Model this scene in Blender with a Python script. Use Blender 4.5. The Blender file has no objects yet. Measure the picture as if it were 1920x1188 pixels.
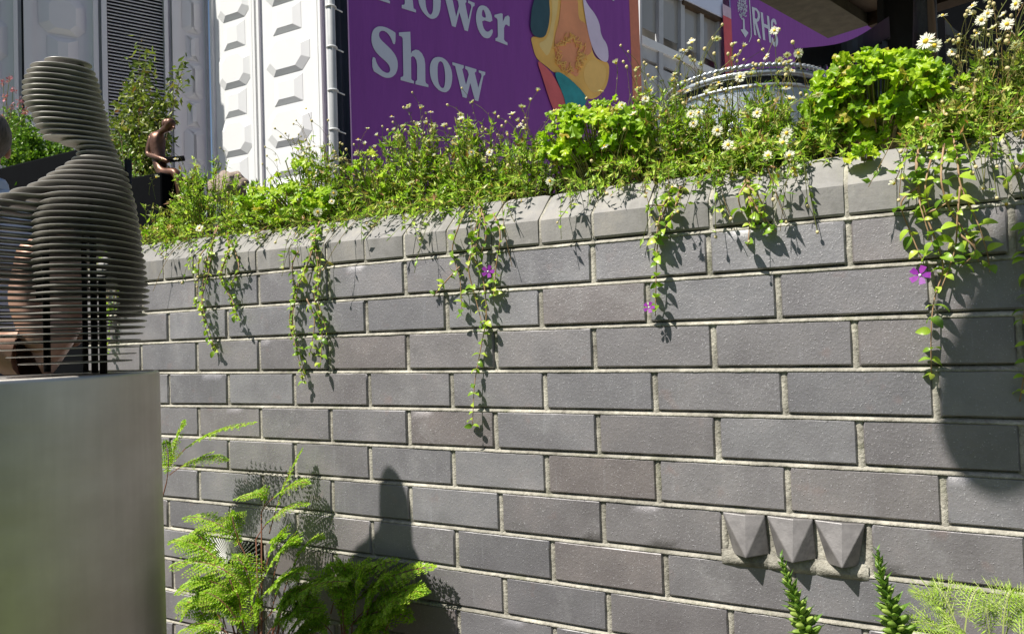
import bpy, bmesh, math, random
import numpy as np
from mathutils import Vector, Matrix, noise
from mathutils.geometry import tessellate_polygon
random.seed(7); rng = np.random.default_rng(11)
R = math.radians
S = bpy.context.scene
COL = S.collection

# ---------------------------------------------------------------- camera, sky, sun, exposure
CAMP = Vector((1.66137, -1.33782, -0.18612))
FWD = Vector((-0.472985, 0.880603, 0.028628)).normalized()
RGT = Vector((0.880037, 0.473754, -0.033037)).normalized()
UPV = RGT.cross(FWD).normalized()
cd = bpy.data.cameras.new('camera'); cam = bpy.data.objects.new('camera', cd); COL.objects.link(cam)
M = Matrix((RGT, UPV, -FWD)).transposed().to_4x4(); M.translation = CAMP
cam.matrix_world = M
cd.sensor_width = 36; cd.lens = 26.25; cd.clip_start = 0.02; cd.clip_end = 400
S.camera = cam
SUN = Vector((0.3074, 0.5107, -0.8458)).normalized()      # the way the light travels
W = bpy.data.worlds.new('World'); S.world = W; W.use_nodes = True
wn = W.node_tree.nodes; sky = wn.new('ShaderNodeTexSky'); sky.sky_type = 'NISHITA'; sky.sun_disc = False
sky.sun_elevation = math.asin(-SUN.z); sky.sun_rotation = math.atan2(-SUN.x, -SUN.y)
W.node_tree.links.new(sky.outputs[0], wn['Background'].inputs[0]); wn['Background'].inputs[1].default_value = 0.052
sl = bpy.data.lights.new('sun', 'SUN'); sl.energy = 5.0; sl.angle = R(0.53); sl.color = (1, .95, .87)
so = bpy.data.objects.new('sun', sl); COL.objects.link(so); so.rotation_euler = SUN.to_track_quat('-Z', 'Y').to_euler()
so.location = (-3, -6, 9)
S.view_settings.view_transform = 'Standard'; S.view_settings.look = 'None'
S.view_settings.exposure = 0.68; S.view_settings.gamma = 1; S.view_settings.use_curve_mapping = False
S.cycles.max_bounces = 8; S.cycles.transparent_max_bounces = 8; S.cycles.use_denoising = True

# ---------------------------------------------------------------- helpers: where a sight line meets a plane of the place
def ray(px, py):
    return (FWD + RGT * ((px - 960) / 1400) + UPV * ((594 - py) / 1400)).normalized()
def at(px, py, Y):
    d = ray(px, py); return CAMP + d * ((Y - CAMP.y) / d.y)
def far(px, py, t): return CAMP + ray(px, py) * t
def hdist(px, py, h):                      # point at horizontal distance h
    d = ray(px, py); return CAMP + d * (h / math.hypot(d.x, d.y))
class Plane:                               # a vertical plane through p along azimuth az
    def __init__(s, p, az):
        s.p = Vector((p[0], p[1], 0)); s.d = Vector((math.sin(az), math.cos(az), 0))
        s.n = Vector((s.d.y, -s.d.x, 0))
        if s.n.dot(CAMP - s.p) < 0: s.n = -s.n
    def hit(s, px, py, off=0):
        d = ray(px, py); q = s.p + s.n * off
        return CAMP + d * (s.n.dot(q - CAMP) / s.n.dot(d))
    def k(s, px, py): return (s.hit(px, py) - s.p).dot(s.d)
    def pt(s, k, z, off=0): v = s.p + s.d * k + s.n * off; return Vector((v.x, v.y, z))

# ---------------------------------------------------------------- helpers: objects
def tag(o, label=None, cat=None, group=None, kind=None):
    if label: o['label'] = label
    if cat: o['category'] = cat
    if group: o['group'] = group
    if kind: o['kind'] = kind
    return o
def empty(name, loc, label, cat, group=None):
    o = bpy.data.objects.new(name, None); COL.objects.link(o); o.location = loc; o.empty_display_size = .05
    bpy.context.view_layer.update() if False else None
    o['_o'] = tuple(loc)
    return tag(o, label, cat, group)
def origin(o):
    v = Vector((0, 0, 0))
    while o is not None: v += Vector(o.location); o = o.parent
    return v
def link(name, me, mat, parent=None, loc=None):
    o = bpy.data.objects.new(name, me); COL.objects.link(o)
    if mat is not None and not me.materials:
        for m in (mat if isinstance(mat, (list, tuple)) else [mat]): me.materials.append(m)
    if parent is not None: o.parent = parent
    if loc is not None: o.location = loc
    return o
def mesh_o(name, verts, faces, mat, parent=None, smooth=False, mats=None):
    """verts in world space; stored relative to the parent's origin"""
    me = bpy.data.meshes.new(name)
    off = origin(parent) if parent is not None else Vector((0, 0, 0))
    v = np.array([tuple(p) for p in verts], dtype=float).reshape(-1, 3)
    if parent is None:
        c = v.mean(0); off = Vector(c)
    v = v - np.array(off)
    me.from_pydata(v.tolist(), [], [tuple(f) for f in faces])
    if mats: me.polygons.foreach_set('material_index', mats)
    if smooth: me.polygons.foreach_set('use_smooth', [True] * len(me.polygons))
    me.update()
    o = link(name, me, mat, parent)
    if parent is None: o.location = off
    return o
class MB:
    def __init__(s): s.v = []; s.f = []; s.m = []
    def add(s, vs, fs, mi=0):
        b = len(s.v); s.v += [tuple(p) for p in vs]; s.f += [tuple(i + b for i in f) for f in fs]; s.m += [mi] * len(fs)
    def box(s, lo, hi, mi=0, T=None):
        vs = [Vector((x, y, z)) for x in (lo[0], hi[0]) for y in (lo[1], hi[1]) for z in (lo[2], hi[2])]
        if T is not None: vs = [T(p) for p in vs]
        s.add(vs, [(0, 1, 3, 2), (4, 6, 7, 5), (0, 4, 5, 1), (2, 3, 7, 6), (0, 2, 6, 4), (1, 5, 7, 3)], mi)
    def tube(s, pts, rad, n=6, mi=0, cap=True):
        pts = [Vector(p) for p in pts]
        if not hasattr(rad, '__len__'): rad = [rad] * len(pts)
        vs = []; a = None
        for i, p in enumerate(pts):
            t = (pts[min(i + 1, len(pts) - 1)] - pts[max(i - 1, 0)])
            t = t.normalized() if t.length > 1e-9 else Vector((0, 0, 1))
            if a is None: a = t.orthogonal().normalized()
            a = (a - t * a.dot(t)); a = a.normalized() if a.length > 1e-6 else t.orthogonal().normalized()
            b = t.cross(a)
            for j in range(n):
                q = 2 * math.pi * j / n; vs.append(p + (a * math.cos(q) + b * math.sin(q)) * rad[i])
        fs = [(i * n + j, i * n + (j + 1) % n, (i + 1) * n + (j + 1) % n, (i + 1) * n + j) for i in range(len(pts) - 1) for j in range(n)]
        if cap: fs += [tuple(range(n - 1, -1, -1)), tuple(range((len(pts) - 1) * n, len(pts) * n))]
        s.add(vs, fs, mi)
    def prism(s, poly, e1, e2, n, p0, th, mi=0, holes=()):
        """flat polygon(s) in the (e1,e2) plane at p0, thickness th along n"""
        loops = [list(poly)] + [list(h) for h in holes]
        tri = tessellate_polygon([[Vector((x, y, 0)) for x, y in l] for l in loops])
        flat = [q for l in loops for q in l]; N = len(flat)
        A = [p0 + e1 * x + e2 * y for x, y in flat]; B = [a + n * th for a in A]
        fs = [tuple(t) for t in tri] + [tuple(i + N for i in reversed(t)) for t in tri]
        b = 0
        for l in loops:
            m = len(l); fs += [(b + i, b + (i + 1) % m, N + b + (i + 1) % m, N + b + i) for i in range(m)]; b += m
        s.add(A + B, fs, mi)
    def lathe(s, prof, c, n=32, mi=0):
        vs = [(c[0] + r * math.cos(2 * math.pi * j / n), c[1] + r * math.sin(2 * math.pi * j / n), c[2] + z) for r, z in prof for j in range(n)]
        fs = [(i * n + j, i * n + (j + 1) % n, (i + 1) * n + (j + 1) % n, (i + 1) * n + j) for i in range(len(prof) - 1) for j in range(n)]
        s.add(vs, fs, mi)
    def ball(s, c, r, n=8, m=6, mi=0):
        if not hasattr(r, '__len__'): r = (r, r, r)
        s.lathe2 = None
        vs = []; 
        for i in range(m + 1):
            th = math.pi * i / m
            for j in range(n):
                ph = 2 * math.pi * j / n
                vs.append((c[0] + r[0] * math.sin(th) * math.cos(ph), c[1] + r[1] * math.sin(th) * math.sin(ph), c[2] + r[2] * math.cos(th)))
        s.add(vs, [(i * n + j, (i + 1) * n + j, (i + 1) * n + (j + 1) % n, i * n + (j + 1) % n) for i in range(m) for j in range(n)], mi)
    def build(s, name, mat, parent=None, smooth=False, fix=True):
        o = mesh_o(name, s.v, s.f, mat, parent, smooth, s.m if isinstance(mat, (list, tuple)) else None)
        if fix:
            bm = bmesh.new(); bm.from_mesh(o.data); bmesh.ops.recalc_face_normals(bm, faces=bm.faces); bm.to_mesh(o.data); bm.free()
        return o

# ---------------------------------------------------------------- materials
def ramp(nt, fac, stops):
    r = nt.nodes.new('ShaderNodeValToRGB'); e = r.color_ramp.elements
    while len(e) < len(stops): e.new(.5)
    for i, (p, c) in enumerate(stops): e[i].position = p; e[i].color = (*c, 1) if len(c) == 3 else c
    nt.links.new(fac, r.inputs[0]); return r.outputs[0]
def noise_t(nt, scale, detail=4, rough=.5, vec=None, stretch=None):
    n = nt.nodes.new('ShaderNodeTexNoise'); n.inputs['Scale'].default_value = scale; n.inputs['Detail'].default_value = detail
    n.inputs['Roughness'].default_value = rough
    tc = nt.nodes.new('ShaderNodeTexCoord'); v = tc.outputs['Object']
    if vec == 'geo': v = nt.nodes.new('ShaderNodeNewGeometry').outputs['Position']
    if stretch:
        m = nt.nodes.new('ShaderNodeMapping'); m.inputs['Scale'].default_value = stretch; nt.links.new(v, m.inputs[0]); v = m.outputs[0]
    nt.links.new(v, n.inputs['Vector']); return n.outputs['Fac']
def mix(nt, a, b, f, mode='MIX'):
    m = nt.nodes.new('ShaderNodeMix'); m.data_type = 'RGBA'; m.blend_type = mode
    for s_, v in ((m.inputs[0], f), (m.inputs[6], a), (m.inputs[7], b)):
        if hasattr(v, 'links') or isinstance(v, bpy.types.NodeSocket): nt.links.new(v, s_)
        elif isinstance(v, (int, float)): s_.default_value = v
        else: s_.default_value = (*v, 1)
    return m.outputs[2]
def bump(nt, h, strength, dist, prev=None):
    b = nt.nodes.new('ShaderNodeBump'); b.inputs['Strength'].default_value = strength; b.inputs['Distance'].default_value = dist
    nt.links.new(h, b.inputs['Height'])
    if prev is not None: nt.links.new(prev, b.inputs['Normal'])
    return b.outputs[0]
def mat(name, col, rough=.6, metal=0, var=0.15, scale=20, bs=0, bd=.001, bscale=60, spec=.5, stretch=None):
    m = bpy.data.materials.new(name); m.use_nodes = True; nt = m.node_tree; P = nt.nodes['Principled BSDF']
    P.inputs['Roughness'].default_value = rough; P.inputs['Metallic'].default_value = metal
    P.inputs['Specular IOR Level'].default_value = spec
    f = noise_t(nt, scale, 5, .6, stretch=stretch)
    c = ramp(nt, f, [(.3, tuple(x * (1 - var) for x in col)), (.7, tuple(min(1, x * (1 + var)) for x in col))])
    nt.links.new(c, P.inputs['Base Color'])
    if bs: nt.links.new(bump(nt, noise_t(nt, bscale, 5, .6, stretch=stretch), bs, bd), P.inputs['Normal'])
    return m
def leafmat(name, stops, trans=.35, rough=.42, spec=.4):
    """leaf colour varies from leaf to leaf (random per island and per object)"""
    m = bpy.data.materials.new(name); m.use_nodes = True; nt = m.node_tree; P = nt.nodes['Principled BSDF']
    g = nt.nodes.new('ShaderNodeNewGeometry'); oi = nt.nodes.new('ShaderNodeObjectInfo')
    ad = nt.nodes.new('ShaderNodeMath'); ad.operation = 'ADD'; nt.links.new(g.outputs['Random Per Island'], ad.inputs[0]); nt.links.new(oi.outputs['Random'], ad.inputs[1])
    fr = nt.nodes.new('ShaderNodeMath'); fr.operation = 'FRACT'; nt.links.new(ad.outputs[0], fr.inputs[0])
    c = ramp(nt, fr.outputs[0], stops)
    n = noise_t(nt, 180, 3)
    c = mix(nt, c, ramp(nt, n, [(.3, (.75, .75, .7)), (.7, (1.15, 1.15, 1.05))]), 1.0, 'MULTIPLY')
    nt.links.new(c, P.inputs['Base Color']); P.inputs['Roughness'].default_value = rough; P.inputs['Specular IOR Level'].default_value = spec
    t = nt.nodes.new('ShaderNodeBsdfTranslucent'); tc = mix(nt, c, (1.0, 1.15, .55), 1.0, 'MULTIPLY'); nt.links.new(tc, t.inputs[0])
    mx = nt.nodes.new('ShaderNodeMixShader'); mx.inputs[0].default_value = trans
    nt.links.new(P.outputs[0], mx.inputs[1]); nt.links.new(t.outputs[0], mx.inputs[2])
    nt.links.new(mx.outputs[0], nt.nodes['Material Output'].inputs[0])
    return m
def brickmat():
    m = bpy.data.materials.new('blue_engineering_brick'); m.use_nodes = True; nt = m.node_tree; P = nt.nodes['Principled BSDF']
    oi = nt.nodes.new('ShaderNodeObjectInfo')
    base = ramp(nt, oi.outputs['Random'], [(0, (.108, .104, .117)), (.18, (.160, .156, .170)), (.36, (.130, .119, .127)), (.54, (.178, .176, .190)), (.7, (.138, .116, .116)), (.85, (.152, .144, .154)), (1, (.170, .154, .156))])
    big = noise_t(nt, 9, 4, .6, 'geo')
    base = mix(nt, base, ramp(nt, big, [(.3, (.74, .72, .74)), (.52, (1, 1, 1)), (.72, (1.26, 1.22, 1.18))]), 1.0, 'MULTIPLY')
    red = noise_t(nt, 14, 3, .6, 'geo')
    rf = ramp(nt, red, [(.63, (0, 0, 0)), (.78, (.45, .45, .45))])
    base = mix(nt, base, (.22, .13, .115), rf)
    bl = noise_t(nt, 5, 6, .75, 'geo'); base = mix(nt, base, (.36, .36, .37), ramp(nt, bl, [(.56, (0, 0, 0)), (.74, (.38, .38, .38))]))
    dk = noise_t(nt, 7, 5, .7, 'geo', (1, 1, 1.6)); base = mix(nt, base, (.07, .066, .068), ramp(nt, dk, [(.26, (.5, .5, .5)), (.42, (0, 0, 0))]))
    st = noise_t(nt, 1, 5, .65, 'geo', (60, 1, 5)); sf = ramp(nt, st, [(.6, (0, 0, 0)), (.75, (.30, .30, .30))])
    base = mix(nt, base, (.34, .35, .38), sf)                         # lime streaks that run down
    sp = noise_t(nt, 420, 2, .5, 'geo'); spf = ramp(nt, sp, [(.66, (0, 0, 0)), (.72, (.7, .7, .7))])
    base = mix(nt, base, (.48, .48, .50), spf)  # pale specks: glints off the pimpled face painted into the colour
    nt.links.new(base, P.inputs['Base Color'])
    P.inputs['Roughness'].default_value = .55; P.inputs['Specular IOR Level'].default_value = .9; P.inputs['IOR'].default_value = 1.8
    v = nt.nodes.new('ShaderNodeTexVoronoi'); v.inputs['Scale'].default_value = 260; g = nt.nodes.new('ShaderNodeNewGeometry'); nt.links.new(g.outputs['Position'], v.inputs['Vector'])
    pim = ramp(nt, v.outputs['Distance'], [(0, (1, 1, 1)), (.42, (0, 0, 0))])
    msk = ramp(nt, noise_t(nt, 110, 3, .6, 'geo'), [(.5, (0, 0, 0)), (.62, (1, 1, 1))])
    hp = mix(nt, pim, msk, 1.0, 'MULTIPLY')
    b = bump(nt, noise_t(nt, 170, 5, .65, 'geo'), .6, .0012)
    b = bump(nt, hp, .45, .0012, b); b = bump(nt, noise_t(nt, 22, 3, .5, 'geo'), .3, .002, b)
    nt.links.new(b, P.inputs['Normal']); return m
def copmat():
    m = bpy.data.materials.new('grey_coping_brick'); m.use_nodes = True; nt = m.node_tree; P = nt.nodes['Principled BSDF']
    oi = nt.nodes.new('ShaderNodeObjectInfo')
    base = ramp(nt, oi.outputs['Random'], [(0, (.195, .190, .188)), (.5, (.262, .252, .242)), (1, (.225, .219, .215))])
    base = mix(nt, base, ramp(nt, noise_t(nt, 16, 6, .7, 'geo'), [(.25, (.72, .72, .70)), (.5, (1, 1, 1)), (.75, (1.28, 1.24, 1.15))]), 1.0, 'MULTIPLY')
    st = noise_t(nt, 1, 5, .65, 'geo', (70, 8, 6)); base = mix(nt, base, (.36, .36, .34), ramp(nt, st, [(.52, (0, 0, 0)), (.75, (.35, .35, .35))]))
    sp = noise_t(nt, 260, 2, .5, 'geo'); base = mix(nt, base, (.08, .08, .075), ramp(nt, sp, [(.70, (0, 0, 0)), (.78, (.7, .7, .7))]))
    nt.links.new(base, P.inputs['Base Color']); P.inputs['Roughness'].default_value = .7; P.inputs['Specular IOR Level'].default_value = .35
    b = bump(nt, noise_t(nt, 200, 5, .65, 'geo'), .5, .001); b = bump(nt, noise_t(nt, 30, 3, .5, 'geo'), .4, .003, b)
    nt.links.new(b, P.inputs['Normal']); return m
def steelmat():
    m = bpy.data.materials.new('brushed_steel'); m.use_nodes = True; nt = m.node_tree; P = nt.nodes['Principled BSDF']
    P.inputs['Metallic'].default_value = 1; P.inputs['Anisotropic'].default_value = .5
    c = ramp(nt, noise_t(nt, 3, 5, .6, 'geo', (14, 14, 1)), [(.3, (.60, .575, .535)), (.7, (.66, .63, .59))])
    sm = noise_t(nt, 3.5, 4, .55, 'geo', (2, 2, 3)); c = mix(nt, c, ramp(nt, sm, [(.35, (.86, .85, .83)), (.65, (1, 1, 1))]), 1.0, 'MULTIPLY')
    nt.links.new(c, P.inputs['Base Color'])
    nt.links.new(ramp(nt, noise_t(nt, 4, 4, .6, 'geo', (30, 30, 1)), [(.3, (.42, .42, .42)), (.7, (.48, .48, .48))]), P.inputs['Roughness'])
    b = bump(nt, noise_t(nt, 500, 2, .5, 'geo', (1, 1, .01)), .12, .0003); b = bump(nt, noise_t(nt, 5, 2, .4, 'geo', (.6, .6, 3)), .3, .004, b)
    nt.links.new(b, P.inputs['Normal']); return m

BRICK = brickmat(); COP = copmat(); STEEL = steelmat()
MORT = mat('lime_mortar', (.36, .345, .295), .9, var=.45, scale=14, bs=.9, bd=.003, bscale=220, spec=.2)
_nt = MORT.node_tree; _p = _nt.nodes['Principled BSDF']; _c = _p.inputs['Base Color'].links[0].from_socket
_nt.links.new(mix(_nt, _c, ramp(_nt, noise_t(_nt, 90, 5, .7, 'geo'), [(.3, (.62, .60, .58)), (.55, (1, 1, 1)), (.8, (1.25, 1.22, 1.15))]), 1.0, 'MULTIPLY'), _p.inputs['Base Color'])
_c = _p.inputs['Base Color'].links[0].from_socket
_nt.links.new(mix(_nt, _c, (.13, .14, .075), ramp(_nt, noise_t(_nt, 11, 5, .7, 'geo'), [(.56, (0, 0, 0)), (.70, (.7, .7, .7))])), _p.inputs['Base Color'])
TOOTH = mat('glazed_tooth_brick', (.155, .147, .145), .38, var=.25, scale=40, bs=.4, bd=.0015, bscale=120)
SLATM = mat('weathered_steel_slat', (.37, .355, .33), .45, .3, .25, 14, .3, .0006, 90)
RODM = mat('dark_steel_rod', (.03, .028, .027), .5, .4)
SOIL = mat('garden_soil', (.045, .032, .022), .95, var=.5, scale=60, bs=1, bd=.01, bscale=80)
PAVE = mat('paving', (.16, .155, .14), .85, var=.2, scale=4, bs=.3, bd=.003, bscale=50)
GRASSM = leafmat('grass', [(0, (.05, .10, .015)), (.5, (.10, .17, .02)), (1, (.17, .22, .03))], .2)
ERI = leafmat('fleabane_leaf', [(0, (.09, .18, .025)), (.3, (.26, .44, .05)), (.65, (.46, .66, .08)), (.93, (.66, .78, .16)), (1, (.42, .19, .09))], .42)
ERID = leafmat('fleabane_leaf_dry', [(0, (.14, .17, .04)), (.5, (.34, .38, .08)), (.8, (.52, .50, .16)), (1, (.42, .20, .11))], .3)
ERIS = leafmat('fleabane_stem', [(0, (.12, .14, .04)), (.5, (.22, .24, .07)), (1, (.28, .17, .08))], .15)
LIME = leafmat('lime_leaf', [(0, (.20, .36, .02)), (.4, (.34, .54, .02)), (.9, (.54, .70, .035)), (1, (.50, .36, .08))], .42, .38)
VINE = leafmat('periwinkle_leaf', [(0, (.13, .26, .03)), (.35, (.26, .43, .04)), (.75, (.42, .60, .06)), (1, (.58, .64, .12))], .38, .33)
VINS = mat('periwinkle_stem', (.32, .20, .11), .6, var=.3, scale=40)
PURP = leafmat('periwinkle_petal', [(0, (.24, .02, .36)), (1, (.38, .05, .50))], .3)
PINKF = leafmat('pink_petal', [(0, (.50, .12, .22)), (1, (.65, .28, .34))], .3)
WHITEP = leafmat('daisy_petal', [(0, (.80, .78, .72)), (.8, (.85, .84, .80)), (1, (.80, .66, .62))], .3, .6)
YEL = mat('daisy_disc', (.75, .50, .03), .8, var=.3, scale=300, bs=.8, bd=.001, bscale=900)
BUDM = mat('fleabane_bud', (.62, .52, .26), .8, var=.3, scale=200)
FERN = leafmat('fern_frond', [(0, (.20, .38, .02)), (.5, (.32, .52, .03)), (1, (.46, .62, .05))], .42, .5)
FERNS = mat('fern_stem', (.22, .09, .055), .6, var=.3, scale=30)
FOX = leafmat('foxglove_bud', [(0, (.20, .34, .05)), (.6, (.32, .46, .09)), (1, (.45, .58, .14))], .3)
FOXD = leafmat('foxglove_leaf', [(0, (.09, .19, .03)), (1, (.17, .32, .05))], .3)
SHRUB = leafmat('shrub_leaf', [(0, (.07, .11, .02)), (.5, (.17, .23, .04)), (.9, (.30, .34, .07)), (1, (.25, .10, .05))], .3)
BUSH = leafmat('planter_leaf', [(0, (.05, .11, .015)), (.5, (.13, .25, .03)), (1, (.28, .42, .05))], .35)
WOODS = mat('twig', (.12, .085, .05), .8, var=.3)
WPAN = mat('white_painted_panel', (.68, .69, .685), .45, var=.02, scale=3, bs=.1, bd=.001, bscale=20)
GFR = mat('grey_frame', (.42, .43, .44), .5, var=.1, scale=8)
DKGAP = mat('dark_gap', (.02, .022, .025), .9)
BANP = mat('purple_banner', (.25, .058, .325), .55, var=.06, scale=2, bs=.35, bd=.02, bscale=2.2, stretch=(6, 6, 1), spec=.4)
LETT = mat('pale_lettering', (.60, .63, .72), .6, var=.02)
def flat(n, c, v=.1, sc=12, st=None): return mat(n, c, .6, var=v, scale=sc, stretch=st)
ORNG = flat('orange_print', (.62, .21, .12)); REDP = flat('red_print', (.62, .10, .11)); PINKP = flat('pale_pink_print', (.60, .45, .55))
NAVY = mat('navy_cloth', (.022, .028, .045), .8, var=.3, scale=2, stretch=(8, 8, 1), bs=.6, bd=.02, bscale=3)
BLACKW = mat('charred_wood', (.018, .018, .022), .6, var=.4, scale=18, bs=.8, bd=.004, bscale=60, stretch=(1, 1, .25))
CHARP = mat('charred_post', (.05, .046, .042), .45, var=.6, scale=14, bs=1, bd=.006, bscale=70, stretch=(1, 1, .5))
ROOFW = mat('brown_rough_board', (.055, .035, .018), .85, var=.55, scale=6, bs=.5, bd=.004, bscale=30, stretch=(1, .3, 1))
CHAIRM = mat('black_chair_paint', (.022, .024, .028), .4, var=.2)
CHAIRG = mat('grey_chair_paint', (.16, .16, .165), .6, var=.2)
ZINC = mat('galvanised_zinc', (.56, .60, .63), .38, .75, .16, 11, .25, .0015, 30)
GLASSM = mat('window_pane_glass', (.33, .325, .30), .12, var=.22, scale=.9, stretch=(1, 1, .3), spec=.8)
BLIND = mat('cream_blind', (.46, .44, .39), .8, var=.08, scale=2)
FASC = mat('pale_blue_fascia', (.62, .67, .82), .4, var=.04, scale=2)
BRONZE = mat('patinated_bronze', (.13, .065, .042), .38, .55, .45, 30, .4, .002, 90)
BRONZT = mat('tan_bronze', (.33, .19, .13), .5, .2, .25, 14, .3, .003, 40)
BLACKB = mat('black_plinth', (.003, .0035, .0045), .9, spec=.05)
STONE = mat('pale_pink_stone', (.58, .46, .38), .9, var=.3, scale=25, bs=1, bd=.012, bscale=30)
SKIN = mat('skin', (.50, .27, .19), .55, var=.12, scale=30)
HAIR = mat('grey_brown_hair', (.085, .07, .06), .65, var=.5, scale=120, bs=.8, bd=.004, bscale=200, stretch=(1, 1, .2))
SHIRT = mat('pale_blue_shirt', (.52, .60, .76), .85, var=.06, scale=20, bs=.5, bd=.01, bscale=9)
TROU = mat('navy_trousers', (.03, .035, .06), .9)
HEDGE = leafmat('hedge_leaf', [(0, (.03, .06, .012)), (1, (.08, .14, .02))], .2)
BLOCKM = mat('blocker_skin', (.30, .22, .12), .8, var=.3)  # surface of the added shadow blocker
TIMB = mat('dark_timber', (.07, .05, .035), .8, var=.3)

# ---------------------------------------------------------------- ground
GZ = -1.15
gn = 24; xs = np.linspace(-70, 70, gn); gv = [(x, y, GZ + .012 * noise.noise(Vector((x * .7, y * .7, 0)))) for y in xs for x in xs]
tag(mesh_o('ground', gv, [(i * gn + j, i * gn + j + 1, (i + 1) * gn + j + 1, (i + 1) * gn + j) for i in range(gn - 1) for j in range(gn - 1)], PAVE), kind='structure')
def soil(name, x0, x1, y0, y1, z, amp, st=.05, edge=None):
    nx = int((x1 - x0) / st); ny = max(2, int((y1 - y0) / st)); v = []
    for j in range(ny + 1):
        for i in range(nx + 1):
            x = x0 + (x1 - x0) * i / nx; y = y0 + (y1 - y0) * j / ny
            v.append((x, y, z + amp * noise.noise(Vector((x * 9, y * 9, 1))) + amp * .5 * noise.noise(Vector((x * 40, y * 40, 3)))))
    f = [(j * (nx + 1) + i, j * (nx + 1) + i + 1, (j + 1) * (nx + 1) + i + 1, (j + 1) * (nx + 1) + i) for j in range(ny) for i in range(nx)]
    return tag(mesh_o(name, v, f, SOIL, smooth=True), kind='structure')
tag(mesh_o('bounce_ground', [(-12, 1.9, GZ + .03), (9, 1.9, GZ + .03), (9, 14, GZ + .03), (-12, 14, GZ + .03)], [(0, 1, 2, 3)], mat('pale_bounce', (.42, .40, .37), .85, var=.15, scale=3)), kind='structure')  # pale ground added to bounce sunlight up onto the shaded panels
soil('soil_bed', -.9, 3.0, -.75, -.004, GZ + .06, .02)
soil('planter_soil', -.46, 3.0, .13, 1.75, .085, .02)

# ---------------------------------------------------------------- the brick wall
WL = -.47; WR = 2.75
BED = [(.0009, -.0043, -.001), (0, -.0026, -.0823), (-.0027, .0003, -.1638), (0, -.004, -.2469), (-.0043, .0076, -.3343), (-.0029, .0063, -.4168),
       (-.0044, .0075, -.4994), (-.0064, .0085, -.5837), (0, -.0028, -.6642), (0, -.0034, -.746), (0, -.0034, -.829), (0, -.003, -.912), (0, -.003, -.995), (0, -.003, -1.078), (0, -.003, -1.161)]
def bedz(k, s):
    a, b, c = BED[k]; return a * s * s + b * s + c
MEAS = {0: [.001, .229, .456, .677, None, 1.122, 1.345, 1.573], 1: [-.112, .115, .343, .566, .784, 1.008, 1.229, 1.46], 2: [-.23, -.001, .226, .452, .679, .902, 1.119, 1.347, 1.576],
        3: [-.114, .112, .341, .568, .791, 1.011, 1.236, 1.463, 1.688], 4: [-.001, .226, .453, .676, .895, 1.121, 1.347, 1.577], 5: [.11, None, .565, .789, 1.009, 1.236, 1.462, 1.691],
        6: [-.004, None, .452, .675, .901, 1.125, 1.352, 1.583], 7: [-.127, .11, None, None, .791, 1.015, 1.243], 8: [.904, 1.129, 1.357], 9: [.79]}
def joints(k):
    half = .5 if k % 2 else 0.
    js = []
    n = -3
    while True:
        s = (n + half) * .2248 + .001 + random.uniform(-.003, .003)
        for m in MEAS.get(k, []):
            if m is not None and abs(m - s) < .06: s = m
        if s > WR: break
        if s > WL + .05: js.append(s)
        n += 1
    return [WL] + js + [WR]
wall = empty('brick_wall', (1.1, .055, GZ), 'long garden wall of dark blue-grey bricks with pale mortar, bevelled coping and plants on top', 'wall')
def brick_mesh(name, s0, s1, zlo0, zlo1, zhi0, zhi1, mat_, y=0., depth=.1, nx=10, nz=4, edge=.0035):
    """front face as a grid with a worn, rounded rim"""
    seed = random.uniform(0, 100); V = []; F = []
    us = [0, .012] + [(i + 1) / (nx - 1) for i in range(nx - 2)] + [.988, 1]; us = sorted(set(us))
    vs = [0, .045] + [(i + 1) / nz for i in range(nz - 1)] + [.955, 1]
    nu = len(us); tilt = random.uniform(-.0008, .0008)
    for j, v in enumerate(vs):
        for i, u in enumerate(us):
            s = s0 + (s1 - s0) * u; z = (zlo0 + (zlo1 - zlo0) * u) * (1 - v) + (zhi0 + (zhi1 - zhi0) * u) * v
            d = 0
            if u in (0, 1) or v in (0, 1):
                d = edge * random.uniform(.7, 1.3)
                w = .0011 * noise.noise(Vector((s * 70, z * 70, seed)))
                if v in (0, 1): z += w + (.0004 if v == 0 else -.0004)
                if u in (0, 1): s += w
            V.append((s, y + d + tilt * (u - .5) + .0007 * noise.noise(Vector((s * 18, z * 18, seed))), z))
    for j in range(len(vs) - 1):
        for i in range(nu - 1): F.append((j * nu + i, j * nu + i + 1, (j + 1) * nu + i + 1, (j + 1) * nu + i))
    rim = [i for i in range(nu)] + [(j + 1) * nu - 1 for j in range(1, len(vs))] + [(len(vs) - 1) * nu + i for i in range(nu - 2, -1, -1)] + [j * nu for j in range(len(vs) - 2, 0, -1)]
    b = len(V)
    for i in rim: V.append((V[i][0], y + depth, V[i][2]))
    n = len(rim)
    for i in range(n): F.append((rim[(i + 1) % n], rim[i], b + i, b + (i + 1) % n))
    F.append(tuple(range(b, b + n)))
    return mesh_o(name, V, F, mat_, wall, True)
def sharpen(o, a=40):
    o.data.polygons.foreach_set('use_smooth', [True] * len(o.data.polygons)); o.data.set_sharp_from_angle(angle=R(a))
mort = MB()
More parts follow.
